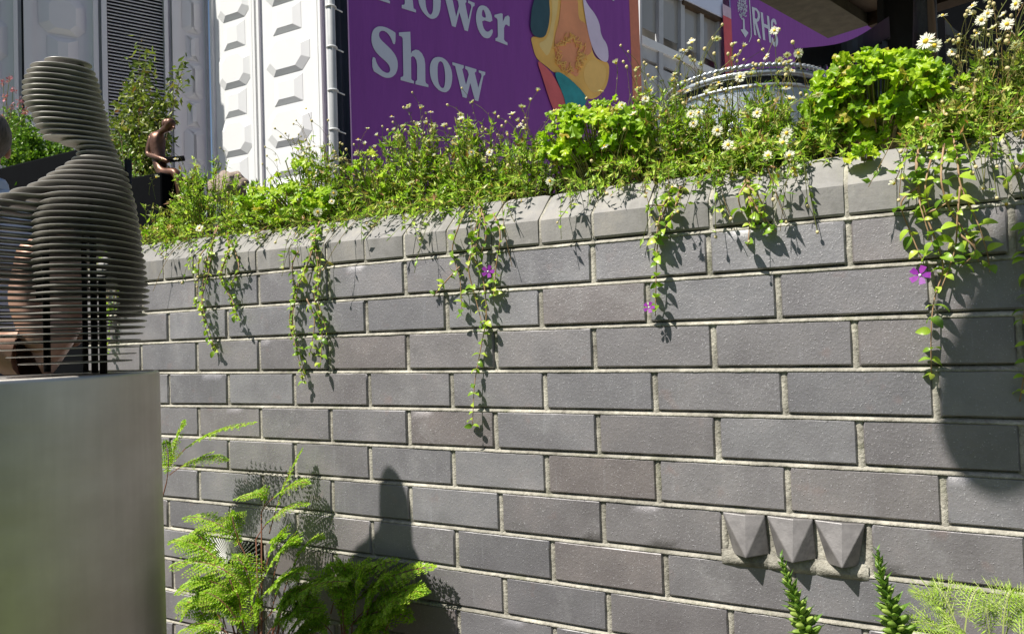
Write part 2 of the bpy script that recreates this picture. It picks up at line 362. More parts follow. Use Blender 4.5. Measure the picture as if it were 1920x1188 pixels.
for k in range(14):
    js = joints(k)
    for a, b in zip(js[:-1], js[1:]):
        mid = (a + b) / 2
        orn = (k == 6 and abs(mid - 1.4675) < .05) or (k == 8 and abs(mid - .113) < .05)
        g = .0050
        s0 = a + g * random.uniform(.85, 1.1); s1 = b - g * random.uniform(.85, 1.1)
        if a == WL: s0 = a
        h = .0040
        args = (s0, s1, bedz(k + 1, s0) + h, bedz(k + 1, s1) + h, bedz(k, s0) - h, bedz(k, s1) - h)
        if not orn:
            o = brick_mesh('brick', *args, BRICK, y=random.uniform(-.0012, .0012)); sharpen(o)
            if k == 5 and abs(mid - .67) < .06: tag(o, 'brick with a reddish brown face')
        # perpend mortar to the right of this brick
        if b < WR:
            zt = bedz(k, b); zb = bedz(k + 1, b); n = 6
            V = []; F = []
            for i in range(n + 1):
                z = zb + (zt - zb) * i / n
                for q, dy in ((-.0085, .008), (-.004, .0042), (.0005, .0030), (.005, .0046), (.0085, .009)):
                    V.append((b + q + random.uniform(-.0004, .0004), dy + .0009 * noise.noise(Vector((b * 90 + q * 300, z * 90, 5))), z))
            for i in range(n):
                for j in range(4): F.append((i * 5 + j, i * 5 + j + 1, (i + 1) * 5 + j + 1, (i + 1) * 5 + j))
            mort.add(V, F)
# bed mortar: weather-struck, recessed under the upper brick and flush with the lower one
for k in range(15):
    n = 260; V = []; F = []
    for i in range(n + 1):
        s = WL + (WR - WL) * i / n; zc = bedz(k, s) ; w = noise.noise(Vector((s * 25, k * 7, 0))); w2 = noise.noise(Vector((s * 110, k * 3, 9)))
        rec = .0135 + .003 * w
        for q, dy in ((.0085, rec + .006), (.0050 , rec), (.0032, rec * .75 + .0006 * w2), (.0004, .0040 + .0008 * w2), (-.0022, .0016 + .0006 * w2), (-.0048 - .0008 * w2, -.0004 + .0007 * w), (-.0078, .005)):
            V.append((s, dy, zc + q))
    for i in range(n):
        for j in range(6): F.append((i * 7 + j, i * 7 + j + 1, (i + 1) * 7 + j + 1, (i + 1) * 7 + j))
    mort.add(V, F)
mort.box((WL, .012, GZ - .1), (WR, .11, 0.0))
tag(mort.build('mortar', MORT, wall, True), kind='stuff')
for p in bpy.data.objects['mortar'].data.polygons: pass
# coping: cant bricks, front face then a 45 degree slope, then a flat back
cj = [WL, -.25, -.13, -.009, .112, .222, .335, .451, .566, .676, .79, .902, 1.011, 1.124, 1.237, 1.35, 1.46, 1.572, 1.797, 1.91, 2.135, 2.25, 2.475, WR]
cm = MB()
for a, b in zip(cj[:-1], cj[1:]):
    s0 = a + .0035; s1 = b - .0035
    hz = lambda s: .0052 * s * s - .0127 * s + .0604 - .004
    dy = random.uniform(-.001, .001); dz = random.uniform(-.0015, .0015)
    prof = lambda s: [(.11, bedz(0, s) + .004), (.003, bedz(0, s) + .0045), (0, bedz(0, s) + .008), (-.0005, bedz(0, s) + .03), (-.0008, hz(s) - .0012), (.0006, hz(s) + .0006), (.02, hz(s) + .02), (.04, hz(s) + .0395), (.060, hz(s) + .058), (.064, hz(s) + .0605), (.15, hz(s) + .0605)]
    ns = 9; V = []; F = []; m = 11; sd = random.uniform(0, 99)
    for i in range(ns + 1):
        u = i / ns; s = s0 + (s1 - s0) * u; ch = .0022 if i in (0, ns) else 0
        for j, (y, z) in enumerate(prof(s)):
            w = .0005 * noise.noise(Vector((s * 45, j * .7, sd)))
            V.append((s, y + dy + w + (ch if 1 <= j <= 9 else 0), z + dz + w * .6 - (ch if j >= 6 else 0)))
    for i in range(ns):
        for j in range(m - 1): F.append((i * m + j, (i + 1) * m + j, (i + 1) * m + j + 1, i * m + j + 1))
        F.append((i * m + m - 1, (i + 1) * m + m - 1, (i + 1) * m, i * m))
    F.append(tuple(range(m))); F.append(tuple(range(ns * m + m - 1, ns * m - 1, -1)))
    o = mesh_o('coping_brick', V, F, COP, wall, True)
    bm = bmesh.new(); bm.from_mesh(o.data); bmesh.ops.recalc_face_normals(bm, faces=bm.faces); bm.to_mesh(o.data); bm.free(); sharpen(o, 18)
    if b < WR:
        h0 = hz(b); pr = [(.004, bedz(0, b)), (.004, h0 - .006), (.007, h0), (.025, h0 + .019), (.045, h0 + .038), (.066, h0 + .055), (.15, h0 + .056)]
        V = []; F = []
        for i, (y, z) in enumerate(pr):
            for q, d in ((-.0065, .004), (0, 0), (.0065, .004)):
                V.append((b + q, y + d * (1 if z < h0 else .5) - .0015, z - (d if z > h0 else 0) + .0005 * noise.noise(Vector((b * 30, i * 3, q * 500)))))
        for i in range(len(pr) - 1):
            for j in range(2): F.append((i * 3 + j, i * 3 + j + 1, (i + 1) * 3 + j + 1, (i + 1) * 3 + j))
        cm.add(V, F)
tag(cm.build('coping_mortar', MORT, wall, True), kind='stuff')
# wall end return and back leaf
b_ = MB(); b_.box((WL + .001, .111, GZ - .05), (WL + .11, 1.7, .1)); b_.build('wall_return', BRICK, wall)
# the three dog-tooth points in the sixth course
tops = [(1355, 1397, 1434, 965, 1398, 1046, 1376, 1038, 1451, 1038), (1438, 1487, 1524, 972, 1486, 1055, 1458, 1046, 1539, 1047), (1527, 1578, 1622, 978, 1579, 1065, 1552, 1056, 1618, 1060)]
for (xl, xm, xr, yt, xa, ya, xbl, ybl, xbr, ybr) in tops:
    tx_ = at(xl, yt, 0).x; ztop = bedz(6, tx_) - .006; zbot = bedz(7, tx_) + .004
    TL = Vector((tx_, -.001, ztop)); TR = Vector((at(xr, yt, 0).x, -.001, ztop)); TM = at(xm, yt, -.009); TM.z = ztop - .0005
    A = at(xa, ya, -.033); BL = at(xbl, ybl, .001); BR = at(xbr - 9, ybr, .001); BM = at((xbl + xbr) / 2, ybl + 3, .001)
    bk = [Vector((p.x, .05, p.z)) for p in (TL, TR, BR, BL)]
    m = MB(); m.add([TL, TM, TR, A, BL, BR, BM] + bk, [(0, 3, 1), (1, 3, 2), (0, 4, 3), (2, 3, 5), (3, 4, 6), (3, 6, 5), (0, 1, 7), (1, 2, 8), (1, 8, 7), (0, 7, 10, 4), (2, 5, 9, 8), (4, 10, 9, 5, 6)])
    o = m.build('tooth_brick', TOOTH, wall)
    md = o.modifiers.new('b', 'BEVEL'); md.width = .0014; md.segments = 2
for (xl, xm, xr, *_r) in tops:
    cxt = (at(xl, 968, 0).x + at(xr, 975, 0).x) / 2; zb_ = bedz(7, cxt); V = []; F = []
    for i in range(17):
        u = i / 16; s = cxt - .040 + .080 * u; b_ = .0065 * math.sin(math.pi * u) ** .6
        for y, z in ((0, .016), (-b_ * .8, .007), (-b_ - .0015, .0005), (-b_ * .9, -.004), (-b_ * .45, -.009), (.004, -.013)): V.append((s, y + .001 * noise.noise(Vector((s * 90, z * 200, 4))), zb_ + z))
    for i in range(16):
        for j in range(5): F.append((i * 6 + j, (i + 1) * 6 + j, (i + 1) * 6 + j + 1, i * 6 + j + 1))
    m = MB(); m.add(V, F); m.build('mortar_fillet', MORT, wall, True, False)
m = MB(); s0, s1 = 1.357, 1.579; n = 40; V = []; F = []
for i in range(n + 1):
    s = s0 + (s1 - s0) * i / n
    for j in range(9):
        z = bedz(7, s) + (bedz(6, s) - bedz(7, s)) * j / 8
        V.append((s, .007 + .0015 * noise.noise(Vector((s * 80, z * 80, 2))) - (.004 if j in (0, 1) else 0), z))
for i in range(n):
    for j in range(8): F.append((i * 9 + j, (i + 1) * 9 + j, (i + 1) * 9 + j + 1, i * 9 + j + 1))
m.add(V, F); m.build('mortar_bedding', MORT, wall, True, False)
# rayed fan tile in the eighth course
fan = mat('chalk_white_glaze', (.62, .62, .60), .4, var=.1); fanb = mat('black_glaze', (.015, .015, .016), .85, spec=.1)
s0, s1 = .006, .219; zt = bedz(8, .1) - .006; zb = bedz(9, .1) + .006
m = MB(); m.box((s0, .001, zb), (s1, .06, zt)); ft = m.build('fan_tile', fanb, wall)
cxx = (s0 + s1) / 2; cz = zb + .006
for i in range(33):
    a = R(-4 + 188 * i / 32); dx, dz = math.cos(a), max(math.sin(a), 0.02)
    t = min((s1 - .004 - cxx) / abs(dx) if abs(dx) > 1e-3 else 9, (zt - .003 - cz) / dz)
    p0 = Vector((cxx + dx * .014, -.001, cz + dz * .012)); p1 = Vector((cxx + dx * t, -.001, cz + dz * t)); sd = Vector((-dz, 0, dx))
    w0, w1 = .0005, .0019
    r_ = MB(); up = Vector((0, -.0022, 0))
    r_.add([p0 - sd * w0, p0 + sd * w0, p1 + sd * w1, p1 - sd * w1, p0 + up * .5, p1 + up], [(0, 1, 2, 3), (0, 3, 5, 4), (1, 4, 5, 2), (3, 2, 5), (0, 4, 1)])
    r_.build('rib', fan, ft)

# ---------------------------------------------------------------- steel pedestal and the layered bust
HD = 1.572
c0 = hdist(95, 650, HD); e2 = (c0 - CAMP); e2.z = 0; e2.normalize(); e1 = Vector((e2.y, -e2.x, 0))
def bx(px, py):        # coordinate along e1 and height on the bust's own upright plane
    d = ray(px, py); t = (c0 - CAMP).dot(e2) / d.dot(e2); q = CAMP + d * t; return (q - c0).dot(e1), q.z
ped = empty('steel_pedestal', (c0.x, c0.y, GZ), 'brushed stainless steel drum pedestal under the layered head sculpture', 'pedestal')
pr = bx(299, 700)[0]; zt = bx(120, 702)[1]
rp = .262; pc = c0 + e1 * (pr - rp)
def squash(m_):
    o_ = []
    for v in m_.v:
        q = Vector(v) - Vector((pc.x, pc.y, 0)); b = q.dot(e2); q -= e2 * b * .40; o_.append(tuple(q + Vector((pc.x, pc.y, 0))))
    m_.v = o_
m = MB(); m.lathe([(rp + .006, GZ), (rp + .004, GZ + .3), (rp, zt - .008), (rp - .0005, zt - .003), (rp - .003, zt), (rp - .01, zt + .0005)], (pc.x, pc.y, 0), 96); squash(m); m.build('drum', STEEL, ped, True)
m = MB(); m.lathe([(rp - .0095, zt - .001), (.16, zt - .001), (.0001, zt - .001)], (pc.x, pc.y, 0), 96); squash(m); m.build('top_plate', STEEL, ped, True)
bust = empty('slatted_bust', (c0.x, c0.y, zt), 'head and shoulders sculpture made of stacked grey metal slats on the steel drum', 'sculpture')
sil = [(113, 84, 172, .030), (122, 58, 179, .037), (131, 50, 183, .039), (140, 45, 186, .040), (149, 42, 188, .041), (158, 41, 190, .041), (168, 40, 193, .041), (178, 40, 195, .041), (190, 43, 199, .040), (200, 49, 202, .040),
       (211, 54, 203, .040), (222, 57, 205, .040), (232, 60, 207, .039), (243, 74, 209, .038), (252, 78, 212, .037), (262, 82, 214, .036), (272, 140, 217, .036), (282, 142, 221, .038), (292, 143, 226, .042), (302, 132, 231, .050),
       (312, 116, 236, .062), (325, 96, 241, .076), (337, 80, 245, .089), (350, 62, 248, .101), (362, 25, 251, .114), (374, -10, 254, .140), (386, -40, 256, .146), (398, -70, 258, .150), (410, -90, 260, .153), (500, -110, 272, .155), (530, -105, 279, .155),
       (560, -95, 279, .152), (600, -80, 276, .148), (640, -50, 265, .142), (665, 0, 258, .136), (680, 30, 250, .13), (692, 45, 243, .12)]
SY = [a[0] for a in sil]
def plate(name, py, notch):
    xl = np.interp(py, SY, [a[1] for a in sil]); xr = np.interp(py, SY, [a[2] for a in sil]); dp = float(np.interp(py, SY, [a[3] for a in sil]))
    xr += random.uniform(-1.5, 1.5); xl += random.uniform(-1.5, 1.5)
    a0, z = bx(xl, py); a1, _ = bx(xr, py); ca = (a0 + a1) / 2; ra = (a1 - a0) / 2
    N = 64; out = []
    for i in range(N):
        th = 2 * math.pi * i / N; c, s_ = math.cos(th), math.sin(th); ex = 2.3 if py > 300 else 2.15
        df = dp * (float(np.interp(py, [285, 300, 340, 385, 430, 520], [.9, .62, .52, .60, .82, .92])) if s_ > 0 else 1.0)
        r = (abs(c / ra) ** ex + abs(s_ / df) ** ex) ** (-1 / ex)
        if py > 355:    # chest hollow between the near arm and the front of the body
            dth = abs((th - R(246) + math.pi) % (2 * math.pi) - math.pi); r *= 1 - .5 * notch * math.exp(-(dth / .26) ** 2)
            dth = abs((th - R(300) + math.pi) % (2 * math.pi) - math.pi); r *= 1 + .08 * notch * math.exp(-(dth / .4) ** 2)
        if 190 < py < 270:
            dth = abs((th - R(180) + math.pi) % (2 * math.pi) - math.pi); r *= 1 - .06 * math.exp(-(dth / .3) ** 2) * (1 if 215 < py < 232 else 0)
        r *= 1 + .012 * noise.noise(Vector((c * 1.5, s_ * 1.5, py * .05)))
        out.append((ca + r * c, r * s_))
    th_ = .0021
    V = []; wd = .05; hollow = py > 318
    for sc, zz in ((.985, -th_ / 2), (1, -th_ / 5), (1, th_ / 5), (.985, th_ / 2)):
        for x, y in out:
            q = c0 + e1 * (ca + (x - ca) * sc) + e2 * (y * sc); V.append((q.x, q.y, z + zz))
    F = [(r * N + i, r * N + (i + 1) % N, (r + 1) * N + (i + 1) % N, (r + 1) * N + i) for r in range(3) for i in range(N)]
    if hollow:
        for zz in (th_ / 2, -th_ / 2):
            for x, y in out:
                r_ = math.hypot(x - ca, y); k_ = max(.12, 1 - wd / max(r_, 1e-4)); q = c0 + e1 * (ca + (x - ca) * k_) + e2 * (y * k_); V.append((q.x, q.y, z + zz))
        F += [(r * N + i, r * N + (i + 1) % N, (r + 1) * N + (i + 1) % N, (r + 1) * N + i) for r in (3, 4) for i in range(N)] + [(5 * N + i, 5 * N + (i + 1) % N, (i + 1) % N, i) for i in range(N)]
    else: F += [tuple(range(N - 1, -1, -1)), tuple(range(3 * N, 4 * N))]
    o = mesh_o(name, V, F, SLATM, bust); sharpen(o, 50); return out
py = 113.
while py < 694:
    nt_ = max(0, min(1, (py - 355) / 40)) * max(0.15, min(1, (640 - py) / 120)); plate('slat', py, nt_)
    py += np.interp(py, [108, 300, 360, 500, 690], [10.1, 10.6, 11.6, 12.2, 12.8])
for px_, ya, yb, dd, rr in ((84, 385, 698, 0, .006), (152, 120, 330, 0, .0055), (172, 255, 700, .03, .006), (190, 520, 700, -.02, .0065), (240, 300, 512, 0, .0065), (70, 400, 560, .05, .005), (158, 350, 700, .07, .005)):
    a, za = bx(px_, ya); _, zb_ = bx(px_, yb); m = MB(); q = c0 + e1 * a + e2 * dd
    m.tube([(q.x, q.y, min(za, 9)), (q.x, q.y, max(zb_, zt - .002) if yb > 690 else zb_)], rr, 10); m.build('rod', RODM, bust, True)

# ---------------------------------------------------------------- buildings behind
YD = 3.5
corner = at(394, 300, YD)
PL = Plane(corner, R(26)); PLit = Plane(at(500, 300, YD), R(90))
ZB = -1.15; ZT = 4.2
def wallbox(m, P, k0, k1, z0, z1, d0, d1, mi=0):
    A = [P.pt(k, z, d) for k in (k0, k1) for d in (d0, d1) for z in (z0, z1)]
    m.add(A, [(0, 1, 3, 2), (4, 6, 7, 5), (0, 4, 5, 1), (2, 3, 7, 6), (0, 2, 6, 4), (1, 5, 7, 3)], mi)
def coffer(m, P, kc, zc, w, h, rise, bev, cut=0):
    """a raised plate with sloping sides (octagonal when cut > 0)"""
    bx_ = bev * 1.7; rise = rise * .6
    def ring(w_, h_, d, c): return [P.pt(kc + x, zc + z, d) for x, z in ((-w_ + c, -h_), (w_ - c, -h_), (w_, -h_ + c), (w_, h_ - c), (w_ - c, h_), (-w_ + c, h_), (-w_, h_ - c), (-w_, -h_ + c))]
    c = max(cut, .002); A = ring(w, h, .002, c) + ring(w - bx_, h - bev, rise, c * .8)
    m.add(A, [(i, (i + 1) % 8, 8 + (i + 1) % 8, 8 + i) for i in range(8)] + [tuple(range(8, 16))])
def panel_set(P, k0, k1, parent, zoff, per, z0, z1):
    """column of alternating raised plates between k0 and k1"""
    kc = (k0 + k1) / 2; w = abs(k1 - k0) / 2; z = z0 + zoff
    while z < z1:
        if z > z0 + .15:
            m = MB(); coffer(m, P, kc, z, w * .86, per * .27, .05, .045, w * .30); m.build('raised_plate', WPAN, parent)
        if z + per / 2 < z1 and z + per / 2 > z0 + .1:
            m = MB(); coffer(m, P, kc, z + per / 2, w * .56, per * .19, .045, .045, .004); m.build('small_plate', WPAN, parent)
        z += per
def kk(P, px): return P.k(px, 60)
# shaded side wall with louvre (left of the picture)
lw = empty('panelled_side_wall', (*corner.xy, ZB), 'shaded pale wall of bevelled relief panels with a tall striped louvre behind the bust', 'building')
kL = kk(PL, -60); m = MB(); wallbox(m, PL, kL - .6, 0, ZB, ZT, -.12, 0); m.build('wall_sheet', WPAN, lw)
def post(P, pa, pb, d, parent, mt=WPAN, nm='frame_post', d0=.001):
    m = MB(); wallbox(m, P, kk(P, pa), kk(P, pb), ZB, ZT, d0, d); m.build(nm, mt, parent)
post(PL, 25, 33, .05, lw); post(PL, 33, 40, .008, lw, GFR, 'seam'); post(PL, 40, 44, .004, lw, DKGAP, 'gap'); post(PL, 44, 60, .05, lw)
post(PL, 174, 183, .05, lw); post(PL, 184, 188, .006, lw, GFR, 'seam'); post(PL, 189, 199, .06, lw); post(PL, 306, 313, .06, lw); post(PL, 313, 320, .02, lw, GFR, 'seam'); post(PL, 321, 334, .05, lw); post(PL, 384, 389, .03, lw, GFR, 'seam')
per = .62
panel_set(PL, kk(PL, 64), kk(PL, 168), lw, (PL.hit(118, 30).z - ZB) % per, per, ZB, ZT)
panel_set(PL, kk(PL, -66), kk(PL, 20), lw, (PL.hit(118, 95).z - ZB) % per, per, ZB, ZT)
panel_set(PL, kk(PL, 338), kk(PL, 382), lw, (PL.hit(350, 28).z - ZB) % per, per, ZB, ZT)
# louvre
ka, kb = kk(PL, 201), kk(PL, 305); m = MB(); wallbox(m, PL, ka, kb, ZB, ZT, .001, .004); m.build('louvre_back', DKGAP, lw)
z = PL.hit(250, 420).z; step = (PL.hit(250, 60).z - PL.hit(250, 66.2).z)
me0 = None; cnt = 0
while z < ZT:
    m = MB(); A = [PL.pt(k, z + dz, d) for k in (ka, kb) for dz, d in ((0, .040), (step * .58, .018), (step * .50, .014), (-step * .06, .036))]
    m.add(A, [(0, 1, 2, 3), (4, 7, 6, 5), (0, 4, 5, 1), (1, 5, 6, 2), (2, 6, 7, 3), (3, 7, 4, 0)])
    if me0 is None:
        o = m.build('louvre_slat', WPAN, lw); me0 = o; zb0 = z
    else:
        o = me0.copy(); COL.objects.link(o); o.parent = lw; o.location = (0, 0, z - zb0)
    z += step; cnt += 1
# two sunlit white panel doors
for i, (pa, pb, lab) in enumerate(((397, 483, 'sunlit white relief-panel door next to the shaded louvre wall'), (484, 607, 'sunlit white relief-panel door beside the purple banner'))):
    ka, kb = kk(PLit, pa), kk(PLit, pb)
    d = empty('panel_door', (*PLit.pt((ka + kb) / 2, 0).xy, ZB), lab, 'door', 'white relief panel doors')
    m = MB(); wallbox(m, PLit, ka + .003, kb - .003, ZB + .35, ZT, -.06, 0); m.build('door_sheet', WPAN, d)
    m = MB(); wallbox(m, PLit, ka + .003, kb - .003, ZB, ZB + .349, -.06, .02); m.build('sill', WPAN, d)
    e = .028
    for q0, q1, dd in ((ka + .01, ka + .01 + e, .03), (kb - .01 - e, kb - .01, .03), (kb - .06 - e, kb - .06, .015)): m = MB(); wallbox(m, PLit, q0, q1, ZB + .35, ZT, .001, dd); m.build('moulding', WPAN, d)
    zz = PLit.hit(440, 73 + 0).z if i == 0 else PLit.hit(540, 41).z
    per2 = (PLit.hit(440, 73).z - PLit.hit(440, 201).z) if i == 0 else (PLit.hit(540, 41).z - PLit.hit(540, 176).z)
    panel_set(PLit, ka + .05, kb - (.05 if i == 0 else .12), d, (zz - ZB) % per2, per2, ZB + .35, ZT)
jb = empty('door_jamb', (*PLit.pt(kk(PLit, 615), 0).xy, ZB), 'white upright jamb between the sunlit doors and the scaffold pole', 'jamb')
m = MB(); wallbox(m, PLit, kk(PLit, 607.5), kk(PLit, 640), ZB, ZT, -.10, -.01); m.build('upright', WPAN, jb)
# banner line
PB = Plane(hdist(650, 150, 5.0), R(19))
bn = empty('purple_banner', (*PB.hit(900, 200).xy, ZB), 'large purple flower show banner with pale serif lettering and an orange poppy', 'banner')
def quad(P, pa, pb, z0, z1, d, nm, mt, parent, th=.004, nx=1):
    m = MB(); k0, k1 = kk(P, pa), kk(P, pb); wallbox(m, P, k0, k1, z0, z1, d - th, d); return m.build(nm, mt, parent)
k0, k1 = kk(PB, 655), kk(PB, 1182); nxb, nzb = 60, 20; V = []
for j in range(nzb + 1):
    for i in range(nxb + 1):
        k = k0 + (k1 - k0) * i / nxb; z = -.6 + (ZT + .6) * j / nzb; u = i / nxb
        px_off = .012 * math.exp(-((u - .42 - .02 * (z - 1)) / .012) ** 2) * max(0, min(1, 2.2 - z)) + .008 * math.exp(-((u - .47 - .015 * (z - 1)) / .01) ** 2) * max(0, min(1, 2.4 - z))
        V.append(PB.pt(k, z, -.002 - px_off * 1.0))
F = [(j * (nxb + 1) + i, j * (nxb + 1) + i + 1, (j + 1) * (nxb + 1) + i + 1, (j + 1) * (nxb + 1) + i) for j in range(nzb) for i in range(nxb)]
mesh_o('banner_sheet', V, F, BANP, bn, True)
quad(PB, 1182, 1199, -.6, ZT, -.0, 'orange_border', ORNG, bn)
nc = empty('dark_side_cloth', (*PB.hit(640, 200).xy, ZB), 'navy cloth strip hanging between the white pole and the purple banner', 'cloth')
V = []; k0, k1 = kk(PB, 623), kk(PB, 655)
for j in range(21):
    for i in range(13):
        k = k0 + (k1 - k0) * i / 12; z = -.6 + (ZT + .6) * j / 20; V.append(PB.pt(k, z, -.03 + .012 * math.sin(i * 1.1 + j * .1)))
mesh_o('cloth_sheet', V, [(j * 13 + i, j * 13 + i + 1, (j + 1) * 13 + i + 1, (j + 1) * 13 + i) for j in range(20) for i in range(12)], NAVY, nc, True)
pl = empty('banner_pole', (*PB.hit(616, 200).xy, ZB), 'pale metal scaffold pole with cable ties at the left edge of the banner', 'pole')
q = PB.pt(kk(PB, 617), 0, .03); m = MB(); m.tube([(q.x, q.y, ZB), (q.x, q.y, ZT)], .026, 16); m.build('tube', GFR, pl, True)
for py_ in (17, 92, 172, 245):
    z = PB.hit(617, py_).z; m = MB(); m.tube([(q.x + .031 * math.cos(a), q.y + .031 * math.sin(a), z) for a in np.linspace(0, 2 * math.pi, 17)], .006, 6, cap=False)
    f_ = Vector((q.x, q.y, z)); m.tube([f_ + PB.d * .03, f_ + PB.d * .085 + Vector((0, 0, -.01))], .005, 6); m.build('cable_tie', WPAN, pl, True)
def printed(P, name, poly, org, sc, mt, parent, off, holes=(), th=.0015):
    T = lambda l: [((q - P.p).dot(P.d), q.z) for q in (P.hit(org[0] + x / sc, org[1] + y / sc, off) for x, y in l)]
    m = MB(); m.prism(T(poly), P.d, Vector((0, 0, 1)), P.n, Vector((P.p.x, P.p.y, 0)) + P.n * off, -th, holes=[T(h) for h in holes]); return m.build(name, mt, parent)
def smooth(poly, it=1):
    for _ in range(it):
        o = []
        for i, p in enumerate(poly):
            q = poly[(i + 1) % len(poly)]; o += [(p[0] * .75 + q[0] * .25, p[1] * .75 + q[1] * .25), (p[0] * .25 + q[0] * .75, p[1] * .25 + q[1] * .75)]
        poly = o
    return poly
G1 = ((640, 0), 5.647)
glyph = {
 'S': ([(568, 345), (575, 352), (572, 470), (548, 468), (535, 425), (510, 375), (470, 335), (430, 325), (405, 340), (398, 365), (402, 395), (425, 430), (480, 480), (540, 540), (580, 600), (598, 660), (598, 720), (580, 780), (545, 815), (500, 828), (450, 820), (390, 785), (330, 745), (326, 605), (360, 612), (368, 655), (390, 700), (425, 745), (465, 770), (495, 775), (515, 760), (518, 730), (505, 690), (470, 650), (400, 590), (350, 530), (325, 470), (318, 410), (325, 350), (345, 310), (380, 285), (420, 280), (470, 290), (520, 315)], []),
 'h': ([(610, 345), (730, 338), (738, 570), (750, 545), (785, 528), (820, 535), (855, 570), (880, 625), (888, 680), (890, 860), (897, 882), (922, 900), (922, 925), (785, 893), (785, 865), (803, 850), (803, 690), (795, 640), (775, 605), (755, 595), (738, 610), (740, 835), (750, 850), (770, 860), (768, 887), (628, 850), (628, 820), (650, 812), (658, 800), (650, 410), (640, 390), (610, 378)], []),
 'o': ([(1030, 603), (1080, 615), (1125, 655), (1160, 720), (1175, 790), (1172, 870), (1155, 935), (1125, 972), (1090, 980), (1040, 962), (990, 915), (955, 850), (938, 775), (938, 700), (955, 645), (985, 612)], [[(1048, 645), (1075, 665), (1092, 720), (1100, 790), (1100, 860), (1092, 920), (1075, 938), (1050, 925), (1028, 880), (1020, 810), (1018, 730), (1025, 670)]]),
 'w': ([(1175, 660), (1295, 695), (1297, 720), (1280, 735), (1320, 900), (1350, 790), (1335, 745), (1312, 728), (1312, 700), (1430, 735), (1430, 758), (1412, 772), (1450, 930), (1485, 810), (1480, 780), (1455, 768), (1455, 745), (1525, 765), (1522, 795), (1505, 805), (1450, 1073), (1415, 1062), (1365, 880), (1325, 1040), (1285, 1028), (1205, 700), (1178, 690)], []),
 'F': ([(365, -10), (515, 40), (515, 12), (490, 0), (488, -120), (530, -105), (545, -80), (560, -80), (560, -200), (545, -200), (530, -155), (488, -165), (488, -290), (560, -265), (590, -215), (605, -215), (600, -320), (365, -390), (365, -360), (392, -345), (395, -30), (365, -38)], []),
 'l': ([(640, 88), (790, 135), (790, 108), (765, 90), (755, 0), (752, -330), (640, -350), (640, -320), (668, -300), (672, 40), (665, 52), (640, 55)], []),
 'o2': ([(925, -175), (985, -160), (1030, -110), (1052, -40), (1053, 40), (1045, 120), (1020, 180), (975, 205), (930, 195), (870, 140), (830, 70), (812, -10), (810, -70), (830, -130), (870, -168)], [[(930, -130), (960, -90), (972, -20), (973, 60), (968, 130), (950, 162), (925, 150), (900, 95), (890, 20), (890, -60), (900, -115)]]),
 'w2': ([(1070, -75), (1195, -35), (1195, -8), (1178, 0), (1215, 180), (1245, 70), (1235, 10), (1210, -5), (1210, -30), (1325, 5), (1325, 25), (1312, 38), (1345, 210), (1378, 75), (1370, 48), (1342, 32), (1342, 5), (1412, 35), (1410, 65), (1392, 75), (1340, 333), (1305, 322), (1250, 130), (1210, 290), (1172, 278), (1098, -20), (1070, -45)], []),
 'e': ([(1500, 57), (1550, 80), (1590, 150), (1603, 245), (1488, 208), (1500, 290), (1530, 335), (1560, 340), (1588, 312), (1605, 320), (1600, 360), (1575, 400), (1545, 410), (1500, 395), (1455, 330), (1430, 250), (1425, 170), (1440, 100), (1465, 65)], [[(1502, 98), (1520, 130), (1535, 195), (1488, 180), (1488, 125)]]),
 'r': ([(1622, 160), (1690, 143), (1708, 150), (1710, 235), (1735, 180), (1765, 165), (1782, 185), (1782, 280), (1765, 275), (1755, 262), (1735, 265), (1722, 300), (1722, 420), (1735, 440), (1760, 455), (1760, 482), (1632, 432), (1632, 408), (1652, 400), (1658, 385), (1655, 215), (1645, 195), (1622, 182)], [])}
for k_, (po, ho) in glyph.items():
    if k_ in ('o', 'o2', 'S', 'e'): po = smooth(po); ho = [smooth(h) for h in ho]
    printed(PB, 'letter', po, *G1, LETT, bn, .003, ho)
G2 = ((960, 0), 5.165)
TEAL = flat('dark_teal_print', (.035, .09, .11)); TEA2 = flat('teal_print', (.03, .30, .31), .2); YELP = flat('amber_print', (.92, .52, .12), .16, 2.2); ORR = flat('burnt_orange_print', (.80, .32, .15), .18, 2.5); LIL = flat('lilac_print', (.74, .64, .80), .12, 3); REDD = flat('crimson_print', (.66, .13, .13), .2, 3); STAM = flat('stamen_print', (.88, .52, .14))
